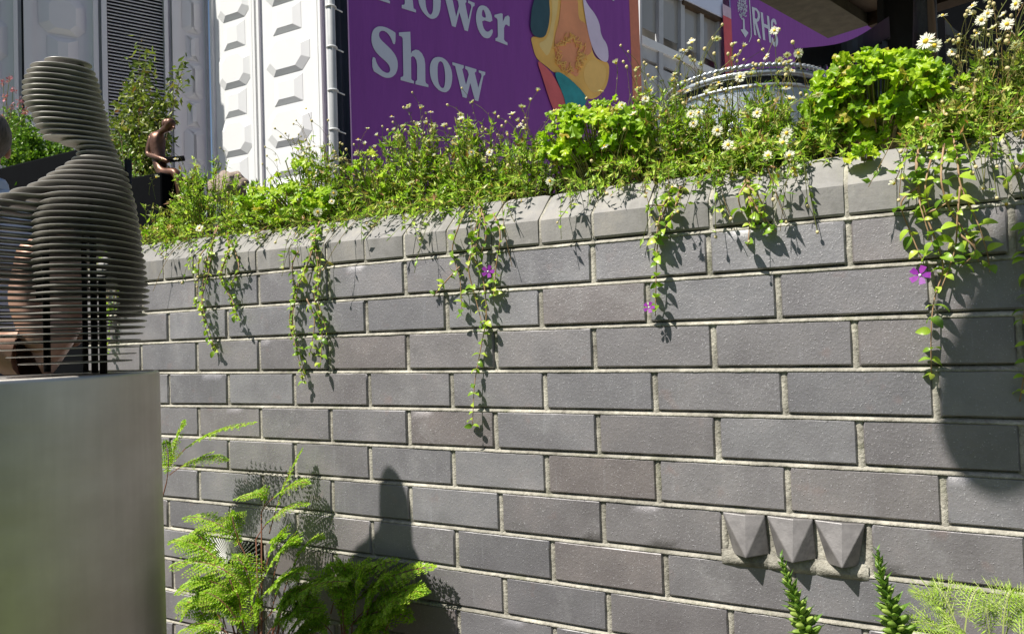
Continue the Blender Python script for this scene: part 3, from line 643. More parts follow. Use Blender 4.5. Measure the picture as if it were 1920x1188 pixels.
art = [('print_shape', [(358, -60), (368, 120), (355, 260), (315, 380), (178, 345), (200, 450), (235, 570), (330, 640), (410, 710), (450, 695), (560, 760), (690, 890), (730, 960), (800, 960), (870, 905), (920, 830), (942, 720), (940, 600), (850, 590), (790, 540), (760, 400), (720, 200), (690, 0), (680, -60)], YELP, .004),
 ('print_shape', [(480, -60), (470, 100), (450, 240), (420, 330), (410, 450), (430, 600), (470, 680), (560, 700), (640, 760), (660, 640), (700, 560), (785, 500), (760, 400), (720, 220), (640, 200), (640, -60)], ORR, .008),
 ('print_shape', [(380, -60), (450, -60), (440, 120), (405, 260), (400, 400), (350, 560), (300, 500), (250, 420), (330, 390), (375, 270), (392, 120)], flat('pale_amber_print', (.95, .66, .24), .12, 3), .0055),
 ('print_shape', [(700, 640), (790, 560), (850, 610), (905, 640), (915, 740), (880, 850), (800, 915), (740, 860), (690, 760)], flat('gold_print', (.90, .56, .16), .12, 3), .0055),
 ('print_shape', [(240, -60), (215, 0), (185, 120), (178, 340), (315, 380), (355, 260), (370, 120), (358, 0), (345, -60)], TEAL, .012),
 ('print_shape', [(680, -60), (740, 60), (800, 130), (850, 230), (862, 350), (930, 440), (938, 610), (860, 590), (790, 500), (740, 330), (700, 100)], LIL, .012),
 ('print_shape', [(235, 570), (330, 650), (395, 720), (450, 830), (520, 950), (520, 1100), (440, 1150), (360, 960), (300, 760)], REDD, .010),
 ('print_shape', [(410, 710), (455, 695), (530, 740), (640, 840), (700, 910), (740, 970), (600, 1180), (540, 1180), (520, 980), (460, 830)], TEA2, .015)]
for nm, po, mt, off in art: printed(PB, nm, smooth(po, 2), *G2, mt, bn, off)
m = MB()
for i in range(90):
    a = rng.uniform(0, 2 * math.pi); r0 = rng.uniform(.45, .8); l = rng.uniform(.2, .42); cx, cy = 560, 520
    if math.sin(a) < -.3: l *= .9
    pts = []
    for t in np.linspace(0, 1, 5):
        rr = r0 + l * t; aa = a + .22 * math.sin(t * 2.5 + i); pts.append(PB.hit(960 + (cx + 155 * rr * math.cos(aa)) / 5.165, (cy + 190 * rr * math.sin(aa)) / 5.165, .014))
    m.tube(pts, .0038, 4)
tag(m.build('stamens', STAM, bn), kind='stuff')
printed(PB, 'letter', [(950, -40), (965, -40), (992, 12), (975, 8)], *G2, LETT, bn, .006)
# window unit
wu = empty('window_unit', (*PB.hit(1270, 100).xy, ZB), 'grey framed window wall with pale blue fascia between the two purple banners', 'window')
quad(PB, 1199, 1400, ZB, 6.5, -.20, 'back_wall', BLIND, wu, .02)
def wquad(pl_, off, nm, mt, th=.02):
    T = [((q - PB.p).dot(PB.d), q.z) for q in (PB.hit(x, y, off) for x, y in pl_)]
    m = MB(); m.prism(T, PB.d, Vector((0, 0, 1)), PB.n, Vector((PB.p.x, PB.p.y, 0)) + PB.n * off, -th); return m.build(nm, mt, wu)
for (xa, xb) in ((1202, 1236), (1244, 1276), (1284, 1314), (1320, 1347)):
    sl = lambda x, y: y + .48 * (x - 1280)
    wquad([(xa, -60), (xb, -60), (xb, sl(xb, 98) - 10), (xa, sl(xa, 98) - 10)], -.10, 'pane', GLASSM, .004)
for xa, w_ in ((1200, 4), (1236, 8), (1277, 7), (1313, 7), (1347, 5)):
    wquad([(xa, -200), (xa + w_, -200), (xa + w_, 210), (xa, 210)], -.06, 'mullion', GFR, .05)
wquad([(1204, 66), (1350, 134), (1350, 146), (1204, 82)], -.055, 'transom', WPAN, .05)
wquad([(1204, 84), (1350, 148), (1350, 168), (1204, 108)], -.085, 'lower_rail', GFR, .03)
wquad([(1202, 114), (1350, 176), (1350, 240), (1202, 240)], -.08, 'lower_panel', GFR, .03)
wquad([(1201, -200), (1355, -200), (1355, 33), (1282, -2), (1201, -40)], -.02, 'fascia', FASC, .05)
wquad([(1282, 0), (1355, 35), (1355, 41), (1282, 7)], -.035, 'fascia_lip', ROOFW, .06)
# second banner
b2 = empty('society_banner', (*PB.hit(1440, 60).xy, ZB), 'smaller purple banner with a tree and spade emblem and the letters RHS', 'banner')
quad(PB, 1372, 1720, ZB, 7, 0, 'banner_sheet', BANP, b2)
quad(PB, 1357, 1372, ZB, PB.hit(1364, 33).z, 0.002, 'red_border', REDP, b2); quad(PB, 1357, 1372, PB.hit(1364, 33).z + .002, 3.4, 0.002, 'pink_border', PINKP, b2)
G3 = ((1340, 0), 5.05)
printed(PB, 'letter', [(352, 65), (398, 82), (425, 118), (430, 165), (418, 200), (400, 212), (440, 368), (418, 358), (383, 228), (378, 225), (395, 338), (374, 332)], *G3, LETT, b2, .006, [[(378, 95), (398, 108), (408, 135), (408, 165), (398, 182), (380, 175)]])
printed(PB, 'letter', [(435, 115), (456, 123), (466, 225), (502, 240), (494, 148), (514, 158), (538, 410), (518, 402), (505, 275), (469, 258), (480, 385), (458, 376)], *G3, LETT, b2, .006)
printed(PB, 'letter', smooth([(587, 235), (580, 195), (562, 176), (542, 182), (532, 210), (534, 255), (552, 300), (575, 340), (580, 380), (574, 405), (560, 395), (552, 360), (538, 352), (543, 405), (560, 440), (583, 448), (600, 420), (600, 370), (585, 320), (560, 275), (551, 240), (553, 212), (564, 210), (572, 238)]), *G3, LETT, b2, .006)
printed(PB, 'emblem_line', [(322, -60), (330, -60), (350, 280), (350, 350), (328, 402), (322, 400), (342, 348), (342, 282)], *G3, LETT, b2, .006)
printed(PB, 'emblem_spade', [(268, 180), (282, 184), (286, 275), (320, 312), (292, 358), (246, 282), (270, 278)], *G3, LETT, b2, .006)
m = MB()
for i in range(150):
    a = rng.uniform(0, 2 * math.pi); rr = math.sqrt(rng.uniform(0, 1)); cx = 262 + 44 * rr * math.cos(a) + 10 * rr * math.sin(a); cy = 70 + 120 * rr * math.sin(a); s_ = 6; aa = rng.uniform(0, 3)
    T = [((q - PB.p).dot(PB.d), q.z) for q in (PB.hit(1340 + (cx + s_ * math.cos(aa + t)) / 5.05, (cy + s_ * 1.3 * math.sin(aa + t)) / 5.05, .006) for t in (0, 1.3, 3.1, 4.4))]
    m.add([PB.pt(x, y, .006) for x, y in T], [(0, 1, 2, 3)])
tag(m.build('emblem_crown', LETT, b2), kind='stuff')
T = lambda l, off: [((q - PB.p).dot(PB.d), q.z) for q in (PB.hit(x, y, off) for x, y in l)]
m = MB(); m.prism(T([(1471, -10), (1471, 14), (1558, 64), (1568, 64), (1500, -10)], .012), PB.d, Vector((0, 0, 1)), PB.n, Vector((PB.p.x, PB.p.y, 0)) + PB.n * .012, -.008); m.build('red_top_border', REDP, b2)
m = MB(); m.prism(T([(1440, -20), (1471, 13), (1471, -20)], .014), PB.d, Vector((0, 0, 1)), PB.n, Vector((PB.p.x, PB.p.y, 0)) + PB.n * .014, -.008); m.build('teal_top_corner', TEAL, b2)

# ---------------------------------------------------------------- dark timber shelter behind on the right
PH = Plane(at(1700, 60, 2.35), R(90))
hut = empty('timber_shelter', (*PH.hit(1750, 60).xy, GZ), 'dark charred timber shelter with rough brown ceiling boards', 'building')
def hq(l, off, nm, mt, th):
    T = [((q - PH.p).dot(PH.d), q.z) for q in (PH.hit(x, y, off) for x, y in l)]
    m = MB(); m.prism(T, PH.d, Vector((0, 0, 1)), PH.n, Vector((PH.p.x, PH.p.y, 0)) + PH.n * off, -th); return m.build(nm, mt, hut)
hq([(1640, -400), (1652, -400), (1660, 330), (1648, 330)], .05, 'corner_trim', BLACKW, .1)
hq([(1653, -400), (1735, -400), (1745, 330), (1661, 330)], .0, 'charred_panel', BLACKW, .08)
hq([(1700, -400), (2100, -400), (2100, 330), (1700, 330)], -.9, 'dark_interior', BLACKB, .08)  # near-black sheet: the shade of the interior is put into its colour
PR = Plane(hdist(1590, 60, 4.0), R(19)); zr_ = hdist(1590, 60, 4.0).z
def roofbox(nm, mt, k0, k1, d0, d1, z0, z1):
    m = MB(); wallbox(m, PR, k0, k1, z0, z1, d0, d1); o = m.build(nm, mt, hut); return o
roofbox('barge_board', mat('olive_board', (.10, .09, .055), .8, var=.3), -1.6, .0, -.10, .10, zr_, zr_ + .12)
i = 0; d_ = .102
while d_ < 4:
    roofbox('ceiling_board', ROOFW, -1.6, -.02, d_, d_ + .145, zr_ + .05 + .004 * (i % 2), zr_ + .08); d_ += .15; i += 1
roofbox('roof_sheet', BLACKW, -1.62, .0, -.10, 4.05, zr_ + .125, zr_ + .16)
roofbox('end_beam', ROOFW, -.018, .08, .102, 4.0, zr_ - .01, zr_ + .12)
cpst = empty('charred_post', (*at(1738, 100, 1.9).xy, .085), 'thick charred round timber post with a split brown face behind the lime leaves', 'post')
m = MB(); p = at(1738, 100, 1.9); rr = (at(1761, 60, 1.9) - at(1716, 60, 1.9)).length / 2
pts = [(p.x + .006 * math.sin(i * 1.1), p.y, .08 + i * .16) for i in range(18)]; m.tube(pts, [rr * (1 + .06 * math.sin(i * 1.7)) for i in range(18)], 24); m.build('trunk', CHARP, cpst, True)
m = MB(); m.tube([(p.x + rr * .45, p.y - rr * .86, z) for z in np.linspace(.3, 2.4, 12)], [.012 + .005 * math.sin(z * 9) for z in np.linspace(.3, 2.4, 12)], 6); m.build('split_face', mat('split_wood', (.20, .13, .08), .8, var=.4, scale=10, stretch=(1, 1, .2)), cpst, True)
# chairs: curved back rail on spindles
def chair(lab, pa, pc, pb, Y, mt, wrail, spx):
    a, c, b = at(*pa, Y), at(*pc, Y), at(*pb, Y)
    e = empty('curved_back_chair', (c.x, Y + .1, .085), lab, 'chair', 'curved back chairs behind the planter')
    pts = []
    for t in np.linspace(0, 1, 17):
        p = a * (1 - t) ** 2 + (c * 2 - (a + b) / 2) * 2 * t * (1 - t) + b * t * t; p.y += .22 * math.sin(math.pi * t); pts.append(p)
    m = MB(); h = wrail / 2
    V = []; 
    for p in pts: V += [p + Vector((0, -.014, -h)), p + Vector((0, -.014, h)), p + Vector((0, .014, h)), p + Vector((0, .014, -h))]
    m.add(V, [(i * 4 + j, i * 4 + (j + 1) % 4, (i + 1) * 4 + (j + 1) % 4, (i + 1) * 4 + j) for i in range(16) for j in range(4)] + [(0, 1, 2, 3), (67, 66, 65, 64)]); m.build('back_rail', mt, e)
    zs = min(a.z, b.z) - .25
    for i in range(1, 16):
        p = pts[i]; m = MB(); m.box((p.x - .009, p.y - .006, zs), (p.x + .009, p.y + .006, p.z - h)); m.build('spindle', mt, e)
    m = MB(); cx = (a.x + b.x) / 2; w = abs(b.x - a.x) / 2; m.prism([(cx + w * .95 * math.cos(q), Y - .12 + .24 * math.sin(q)) for q in np.linspace(0, 2 * math.pi, 25)[:-1]], Vector((1, 0, 0)), Vector((0, 1, 0)), Vector((0, 0, 1)), Vector((0, 0, zs)), -.03); m.build('seat', mt, e)
    for sx in (-1, 1):
        for yy in (-.28, .04):
            m = MB(); m.tube([(cx + sx * w * .7, Y + yy, zs - .03), (cx + sx * w * .78, Y + yy, .09)], .014, 8); m.build('leg', mt, e, True)
chair('black curved back chair beside the smaller purple banner', (1492, 112), (1580, 62), (1668, 52), 1.75, CHAIRM, .075, 8)
chair('grey curved back chair in the dark shelter right of the charred post', (1772, 52), (1808, 44), (1846, 84), 2.3, CHAIRG, .06, 6)
# galvanised tub
tb = empty('galvanised_tub', (0, 0, 0), 'round galvanised metal tub with a roped rim behind the daisies', 'tub')
tc = at(1395, 118, 1.12); tr = (at(1545, 118, 1.12) - at(1245, 118, 1.12)).length / 2 * .98; tb.location = (tc.x, tc.y, .09)
zr = at(1395, 128, 1.12 - tr).z
m = MB(); m.lathe([(tr * .72, .09), (tr * .80, .14), (tr * .90, zr - .30), (tr * .955, zr - .12), (tr * .965, zr - .045)], (tc.x, tc.y, 0), 72); m.lathe([(tr * .72, .09), (.001, .09)], (tc.x, tc.y, 0), 72); m.build('body', ZINC, tb, True)
m = MB(); m.lathe([(tr * .93, zr - .046), (tr * .93, zr - .022)], (tc.x, tc.y, 0), 72); m.build('rim_groove', DKGAP, tb, True)
m = MB(); m.lathe([(tr * .93, zr - .022), (tr * .985, zr - .022), (tr * .995, zr - .012), (tr * .985, zr - .004), (tr * .93, zr - .003)], (tc.x, tc.y, 0), 72); m.build('rim_band', ZINC, tb, True)
m = MB(); m.lathe([(tr * .95, zr - .058), (tr * .985, zr - .054), (tr * .985, zr - .046), (tr * .95, zr - .045)], (tc.x, tc.y, 0), 72); m.build('rim_bead', ZINC, tb, True)
rp0 = None
for i in range(84):
    a = 2 * math.pi * i / 84
    if rp0 is None:
        m = MB(); m.ball((0, 0, 0), (.013, .008, .0065), 10, 6); rp0 = m.build('rope_twist', ZINC, None, True); rp0.parent = tb; o = rp0
    else: o = rp0.copy(); COL.objects.link(o); o.parent = tb
    o.location = (tr * .99 * math.cos(a), tr * .99 * math.sin(a), zr - .09 + .006); o.rotation_euler = (0, R(-18), a + math.pi / 2)
ang = math.atan2(CAMP.y - tc.y, CAMP.x - tc.x)
for da in (-.12,):
    for q0, r_ in ((0, .05), (0, .035)):
        cc = Vector((tc.x, tc.y, zr - .20)) + Vector((math.cos(ang + da), math.sin(ang + da), 0)) * tr * .95; tx = Vector((-math.sin(ang + da), math.cos(ang + da), 0))
        m = MB(); m.tube([cc + tx * r_ * math.cos(q) + Vector((0, 0, r_ * math.sin(q))) for q in np.linspace(0, 2 * math.pi, 25)], .004, 6, cap=False); m.build('ring', ZINC, tb, True)

# ---------------------------------------------------------------- foliage tools
def unit(a): return a / (np.linalg.norm(a, axis=-1, keepdims=True) + 1e-9)
LANCE = (np.array([(0, 0, 0), (.35, -1, .0), (.35, 1, .0), (.42, 0, -.35), (1, 0, .25)], float), [(0, 3, 1), (0, 2, 3), (1, 3, 4), (3, 2, 4)])
OVAL = (np.array([(0, 0, 0), (.25, -.85, .1), (.25, .85, .1), (.6, -.95, .1), (.6, .95, .1), (.4, 0, -.25), (1, 0, .2)], float), [(0, 5, 1), (0, 2, 5), (1, 5, 3), (5, 2, 4), (3, 5, 6), (5, 4, 6)])
class Leaves:
    def __init__(s): s.P = []; s.D = []; s.L = []; s.Wd = []
    def add(s, p, d, l, w): s.P.append(tuple(p)); s.D.append(tuple(d)); s.L.append(l); s.Wd.append(w)
    def mesh(s, mb, tmpl, up=(0, 0, 1), jit=.6, mi=0):
        if not s.P: return
        P = np.array(s.P); D = unit(np.array(s.D)); L = np.array(s.L)[:, None]; Wd = np.array(s.Wd)[:, None]
        N = unit(np.array(up)[None] + rng.normal(0, jit, P.shape)); B = unit(np.cross(N, D)); N = np.cross(D, B)
        tv, tf = tmpl; n = len(tv)
        V = P[:, None] + D[:, None] * tv[None, :, 0:1] * L[:, None] + B[:, None] * tv[None, :, 1:2] * Wd[:, None] + N[:, None] * tv[None, :, 2:3] * Wd[:, None]
        b = len(mb.v); mb.v += [tuple(x) for x in V.reshape(-1, 3).tolist()]
        for i in range(len(P)):
            o = b + i * n; mb.f += [tuple(o + q for q in f) for f in tf]
        mb.m += [mi] * (len(P) * len(tf))
def bez(a, b, c, t): return a * (1 - t) ** 2 + b * 2 * t * (1 - t) + c * t * t
def nrm3(s=1.): return Vector(rng.normal(0, s, 3).tolist())
# shared flower meshes
def daisy_mesh(np_, open_):
    mb = MB()
    for i in range(np_):
        a = 2 * math.pi * i / np_ + rng.normal(0, .06); L = .0095 * rng.uniform(.85, 1.1); w = .0012 * rng.uniform(.8, 1.2); lift = open_ + rng.normal(0, .12)
        d = Vector((math.cos(a) * math.cos(lift), math.sin(a) * math.cos(lift), math.sin(lift))); t = Vector((-math.sin(a), math.cos(a), 0)); o = d * .002
        mb.add([o - t * w * .5, o + t * w * .5, o + d * L * .7 + t * w, o + d * L, o + d * L * .7 - t * w], [(0, 1, 2, 3, 4)])
    me = bpy.data.meshes.new('daisy'); me.from_pydata(mb.v, [], mb.f); me.materials.append(WHITEP); return me
DAISY = [daisy_mesh(26, .1), daisy_mesh(24, .35), daisy_mesh(22, -.15), daisy_mesh(18, .8)]
def simple_mesh(name, mb, mt, smooth=True):
    me = bpy.data.meshes.new(name); me.from_pydata([tuple(p) for p in mb.v], [], mb.f); me.materials.append(mt)
    me.polygons.foreach_set('use_smooth', [smooth] * len(me.polygons)); return me
mb = MB(); mb.ball((0, 0, .0008), (.0034, .0034, .0024), 10, 5); DISC = simple_mesh('disc', mb, YEL)
mb = MB(); mb.ball((0, 0, .001), (.0028, .0028, .0032), 8, 5); BUD = simple_mesh('bud', mb, BUDM)
def rot_to(n): return Vector(n).normalized().to_track_quat('Z', 'Y').to_euler()
def put(name, me, parent, wp, rot, sc=1.):
    o = bpy.data.objects.new(name, me); COL.objects.link(o); o.parent = parent; o.location = Vector(wp) - origin(parent); o.rotation_euler = rot; o.scale = (sc,) * 3 if not hasattr(sc, '__len__') else sc; return o
def put_daisy(parent, p, n, sc=1., kind=None):
    k = int(rng.integers(0, 3)) if kind is None else kind
    o = put('daisy', DAISY[k], parent, p, rot_to(n), sc)
    d = bpy.data.objects.new('disc', DISC); COL.objects.link(d); d.parent = o
    return o
TOCAM = lambda p: (CAMP - Vector(p)).normalized()

def fleabane(px, ytop, hw, Y, lab, ns=95, dens=1., nfl=12, nbud=14, fh=.05, flowers=(), dry=.25, spill=.3, leafs=1.):
    """a clump of small-leaved daisy: base in the soil, dome of fine stems, daisies and buds on wiry stalks"""
    top = at(px, ytop, Y); L_ = at(px - hw, ytop, Y); R_ = at(px + hw, ytop, Y); rx = (R_.x - L_.x) / 2; zb = .10; H = top.z - zb
    e = empty('fleabane_clump', (top.x, Y, .085), lab, 'flowering plant', 'fleabane clumps along the wall top')
    base = Vector((top.x, Y, zb)); st = MB(); lv = Leaves(); lv2 = Leaves(); ry = .11; H *= 1.08
    tips = []
    for i in range(int(ns * dens * 1.6)):
        a = rng.uniform(0, 2 * math.pi); r = math.sqrt(rng.uniform(0, 1)); el = rng.uniform(0, 1)
        u = Vector((math.cos(a) * r, math.sin(a) * r, 0)); h = H * (1 - .72 * r ** 2.5) * (.12 + .92 * rng.uniform() ** .5)
        tip = base + Vector((u.x * rx * 1.05, u.y * ry, h))
        if u.y < -.25 and rng.uniform() < spill: tip = base + Vector((u.x * rx, -(Y - rng.uniform(-.012, .05)), rng.uniform(-.03, .05)))
        b0 = base + Vector((u.x * rx * .6, u.y * ry * .5, 0)); mid = (b0 + tip) / 2 + Vector((0, 0, .035 + max(0, h * .2))) + nrm3(.012)
        pts = [bez(b0, mid, tip, t) for t in np.linspace(0, 1, 6)]; st.tube(pts, [.0012, .0011, .001, .0009, .0008, .0006], 3, cap=False)
        nl = int(17 * leafs)
        for k in range(nl):
            t = rng.uniform(.3, 1.0); p = bez(b0, mid, tip, t); d = (bez(b0, mid, tip, min(1, t + .05)) - bez(b0, mid, tip, max(0, t - .05))).normalized() * .7 + nrm3(.75)
            l = rng.uniform(.009, .023); (lv2 if rng.uniform() < dry else lv).add(p, d, l, l * rng.uniform(.12, .21))
        tips.append((tip, b0, mid))
    cl_ = [rng.uniform(-.8, .8) for _ in range(2)]
    for i in range(int(2 + hw / 22)):
        bx_ = base.x + (cl_[i % 2] + rng.normal(0, .14)) * rx; a0 = Vector((bx_, .07, .125)); yy = -rng.uniform(.008, .055); a1 = Vector((bx_ + rng.normal(0, .012), yy * .6, .11 + rng.uniform(-.01, .02))); a2 = Vector((bx_ + rng.normal(0, .03), yy, (rng.uniform(-.045, .03) if rng.uniform() < .4 else rng.uniform(.03, .085))))
        st.tube([bez(a0, a1, a2, t) for t in np.linspace(0, 1, 7)], .0007, 3, cap=False)
        for k in range(int(rng.integers(4, 11))):
            t = rng.uniform(.15, .97); l = rng.uniform(.010, .022); lv.add(bez(a0, a1, a2, t), (a2 - a0).normalized() * .5 + nrm3(.7), l, l * rng.uniform(.14, .26))
        if rng.uniform() < .45: put('bud', BUD, e, a2, rot_to((a2 - a1).normalized()), rng.uniform(.8, 1.2))
        elif rng.uniform() < .3: put_daisy(e, a2, (Vector((-.3, -.7, .6)) + nrm3(.3)), rng.uniform(.6, .85), 3)
    mb_ = MB(); lv.mesh(mb_, LANCE, (-.25, -.55, .8), .55); o = mesh_o('foliage', mb_.v, mb_.f, ERI, e); tag(o, kind='stuff')
    if lv2.P: mb_ = MB(); lv2.mesh(mb_, LANCE, (-.25, -.55, .8), .55); tag(mesh_o('pale_foliage', mb_.v, mb_.f, ERID, e), kind='stuff')
    fl = []
    nfl = int(nfl * 1.9); nbud = int(nbud * 1.5)
    for i in range(nfl + nbud):
        tip, b0, mid = tips[int(rng.integers(0, len(tips)))]
        if tip.z < zb + H * .35 and rng.uniform() < .75: tip = base + Vector((rng.uniform(-1, 1) * rx, rng.uniform(-.8, .5) * ry, H * rng.uniform(.6, .95)))
        out = Vector((rng.normal(0, .5), rng.normal(-.25, .4), 1.)).normalized(); ln = fh * rng.uniform(.5, 1.5)
        p1 = tip + out * ln; m_ = tip + Vector((0, 0, ln * .55)) + nrm3(.006)
        st.tube([bez(tip - out * .02, m_, p1, t) for t in np.linspace(0, 1, 5)], .00055, 3, cap=False)
        n = (out + nrm3(.4) + Vector((-.1, -.15, .7))).normalized()
        if i < nfl: put_daisy(e, p1, n, rng.uniform(.6, .98), None if rng.uniform() < .7 else 3)
        else: put('bud', BUD, e, p1, rot_to(n), rng.uniform(.8, 1.3))
        for q in range(3):
            t = rng.uniform(.1, .7); fl.append((bez(tip, m_, p1, t), nrm3(1) + Vector((0, 0, .6))))
    lv3 = Leaves()
    for p, d in fl: lv3.add(p, d, rng.uniform(.006, .012), .0012)
    for fx, fy, fs in flowers:         # daisies one can point at
        p = at(fx, fy, max(.0, Y - .15) if fy > ytop + 60 else Y - .09); put_daisy(e, p, (TOCAM(p) + Vector((-.1, .0, .5)) + nrm3(.2)), fs * 1.05, 0)
        b0 = base + Vector(((p.x - base.x) * .6, 0, max(0.01, (p.z - base.z) * .4))); st.tube([bez(b0, (b0 + p) / 2 + Vector((0, .01, .02)), p, t) for t in np.linspace(0, 1, 6)], .0007, 3, cap=False)
    lv3.mesh(st, LANCE)
    tag(mesh_o('stems', st.v, st.f, ERIS, e), kind='stuff')
    return e
def limeleaf(seed):
    r = random.Random(seed); mb_ = MB(); n = 35; rings = (.0, .4, .75, 1.)
    V = [(0, 0, 0)]
    for rr in rings[1:]:
        for i in range(n):
            a = -math.pi + 2 * math.pi * i / n; lob = 1 - .20 * abs(math.sin(a * 3.5)) ** .6 - .07 * (i % 2)
            if abs(a) > 2.75: lob *= .45
            q = rr * (1 if rr < .5 else lob); ruf = .16 * (rr ** 2) * math.sin(a * 7 + seed) + .05 * r.uniform(-1, 1) * rr
            V.append((.5 * q * math.cos(a) + .18, .5 * q * math.sin(a), .12 * (1 - rr) * -1 + ruf * .5 - .10 * rr * rr))
    F = [(0, 1 + i, 1 + (i + 1) % n) for i in range(n)]
    for k in range(2): F += [(1 + k * n + i, 1 + (k + 1) * n + i, 1 + (k + 1) * n + (i + 1) % n, 1 + k * n + (i + 1) % n) for i in range(n)]
    mb_.add(V, F); return simple_mesh('leaf', mb_, LIME, False)
LIMEL = [limeleaf(i) for i in range(5)]
def limeplant(px, yc, hw, hh, Y, lab, n=60, size=.036):
    c = at(px, yc, Y); rx = (at(px + hw, yc, Y).x - at(px - hw, yc, Y).x) / 2; rz = (at(px, yc - hh, Y).z - at(px, yc + hh, Y).z) / 2
    e = empty('lime_geranium', (c.x, Y + .04, .085), lab, 'plant', 'lime green lobed-leaf plants'); st = MB()
    b0 = Vector((c.x, Y + .03, .09))
    for i in range(n):
        a = rng.uniform(0, 2 * math.pi); r = rng.uniform(.05, 1) ** .5; r *= 1.02 + .42 * noise.noise(Vector((math.cos(a) * 1.8, math.sin(a) * 1.8, px * .1)))
        p = c + Vector((rx * r * math.cos(a), -.055 * math.sqrt(max(0, 1 - r * r)) * rng.uniform(.3, 1.3) + rng.uniform(0, .03), rz * r * math.sin(a)))
        n_ = Vector((.12 + .5 * r * math.cos(a), -.75, .75 + .3 * math.sin(a))) + nrm3(.5); n_.normalize()
        qn = n_.to_track_quat('Z', 'Y'); eul = (qn @ Vector((0, 0, 1)).rotation_difference(Vector((0, 0, 1)))).to_euler()
        M_ = qn.to_matrix().to_4x4() @ Matrix.Rotation(rng.uniform(0, 6.28), 4, 'Z'); s_ = size * rng.uniform(.45, 1.3)
        put('leaf', LIMEL[int(rng.integers(0, 5))], e, p, M_.to_euler(), s_)
        st.tube([bez(b0 + Vector(((p.x - b0.x) * .5, 0, 0)), (b0 + p) / 2 + Vector((0, 0, .03)), p, t) for t in (0, .33, .66, 1)], .0014, 4, cap=False)
    tag(mesh_o('leaf_stalks', st.v, st.f, ERIS, e), kind='stuff'); return e

FC = [  # px, ytop, half width, Y, label, extra
 (300, 385, 45, .16, 'small fleabane clump at the left end of the coping beside the bust', dict(ns=45, nfl=2, nbud=3, dry=.6, fh=.03)),
 (388, 300, 68, .17, 'fleabane clump above the leftmost hanging strand, daisy low on its left', dict(ns=120, nfl=3, nbud=8, flowers=[(374, 428, 1.0)], leafs=1.2)),
 (490, 350, 60, .18, 'low fleabane clump with a dark red bloom beneath it', dict(ns=80, nfl=2, nbud=10, fh=.05)),
 (590, 272, 66, .17, 'fleabane clump in front of the white panel doors with one open daisy', dict(ns=115, nfl=4, nbud=26, fh=.055, flowers=[(596, 398, 1.05), (626, 362, .8), (622, 378, .7)])),
 (690, 300, 50, .20, 'fleabane clump in front of the dark cloth strip', dict(ns=60, nfl=8, nbud=10, fh=.05)),
 (775, 240, 76, .17, 'fleabane clump below the word Show on the left of the banner', dict(ns=125, nfl=16, nbud=14, leafs=1.25)),
 (885, 240, 76, .17, 'broad fleabane clump above the longest middle strand', dict(ns=125, nfl=12, nbud=14, leafs=1.25, flowers=[(918, 286, .8), (884, 286, .7)])),
 (985, 262, 75, .18, 'fleabane clump under the poppy with straggling flower stalks', dict(ns=100, nfl=14, nbud=14, fh=.075, flowers=[(1031, 340, .85)])),
 (1150, 210, 70, .21, 'fleabane clump growing through the middle lime leaves', dict(ns=80, nfl=8, nbud=8, flowers=[(1166, 198, .8), (1210, 186, .8)])),
 (1240, 158, 78, .18, 'fleabane clump left of the galvanised tub with tall stalks', dict(ns=130, nfl=12, nbud=18, fh=.08, flowers=[(1260, 352, .85), (1295, 214, .8)])),
 (1335, 196, 75, .20, 'sparse fleabane clump in front of the tub', dict(ns=95, nfl=12, nbud=18, fh=.10, flowers=[(1345, 245, 1.), (1300, 232, .8), (1365, 272, 1.), (1310, 212, .8), (1388, 145, .95)], spill=.4)),
 (1440, 172, 88, .18, 'fleabane clump with a cluster of open daisies right of the tub', dict(ns=120, nfl=8, nbud=18, fh=.08, flowers=[(1488, 318, 1.25), (1458, 330, 1.05), (1475, 250, .95), (1468, 268, .95), (1440, 292, .95), (1480, 292, .9), (1420, 212, .9), (1452, 58, .8)])),
 (1540, 180, 55, .17, 'fleabane clump left of the largest lime plant', dict(ns=60, nfl=3, nbud=4, flowers=[(1497, 100, .8)])),
 (1735, 150, 70, .22, 'fleabane clump right of the largest lime plant with two big daisies', dict(ns=80, nfl=3, nbud=5, fh=.05, flowers=[(1736, 78, 1.45), (1752, 86, 1.1), (1688, 139, .9)])),
 (1775, 205, 60, .13, 'low fleabane clump where the large tangled strand starts', dict(ns=90, nfl=2, nbud=3, fh=.03, dry=.45)),
 (1410, 268, 60, .12, 'low fleabane clump with yellowing leaves above the short bushy sprig', dict(ns=80, nfl=3, nbud=3, fh=.03, dry=.35)),
 (1830, 120, 70, .20, 'leggy fleabane clump near the right edge of the coping', dict(ns=95, nfl=8, nbud=16, fh=.085, dry=.45, flowers=[(1840, 38, .9), (1852, 26, .8), (1888, 46, 1.), (1785, 98, .7)])),
 (1915, 80, 60, .20, 'tall fleabane clump in the top right corner', dict(ns=105, nfl=8, nbud=22, fh=.10, dry=.45, flowers=[(1905, 8, .9)])),
]
for px_, yt, hw, Y, lab, ex in FC: fleabane(px_, yt, hw, Y, lab, **ex)
limeplant(552, 378, 72, 40, .08, 'lime plant filling the gap between the second and fourth fleabane clumps', 80, .036)
limeplant(315, 432, 34, 22, .06, 'small lime plant at the far left end of the coping', 16, .026)
limeplant(490, 385, 38, 34, .10, 'small lime plant between the second and third fleabane clumps', 40, .034)
limeplant(560, 325, 50, 28, .16, 'lime plant behind the clump before the white doors', 20, .034)
limeplant(690, 318, 34, 34, .10, 'lime plant with one broad upright leaf by the dark cloth', 18, .038)
limeplant(1110, 250, 105, 62, .13, 'lime lobed-leaf plant in the middle below the poppy', 170, .041)
limeplant(1640, 175, 135, 88, .13, 'largest lime lobed-leaf plant on the coping at right', 290, .040)
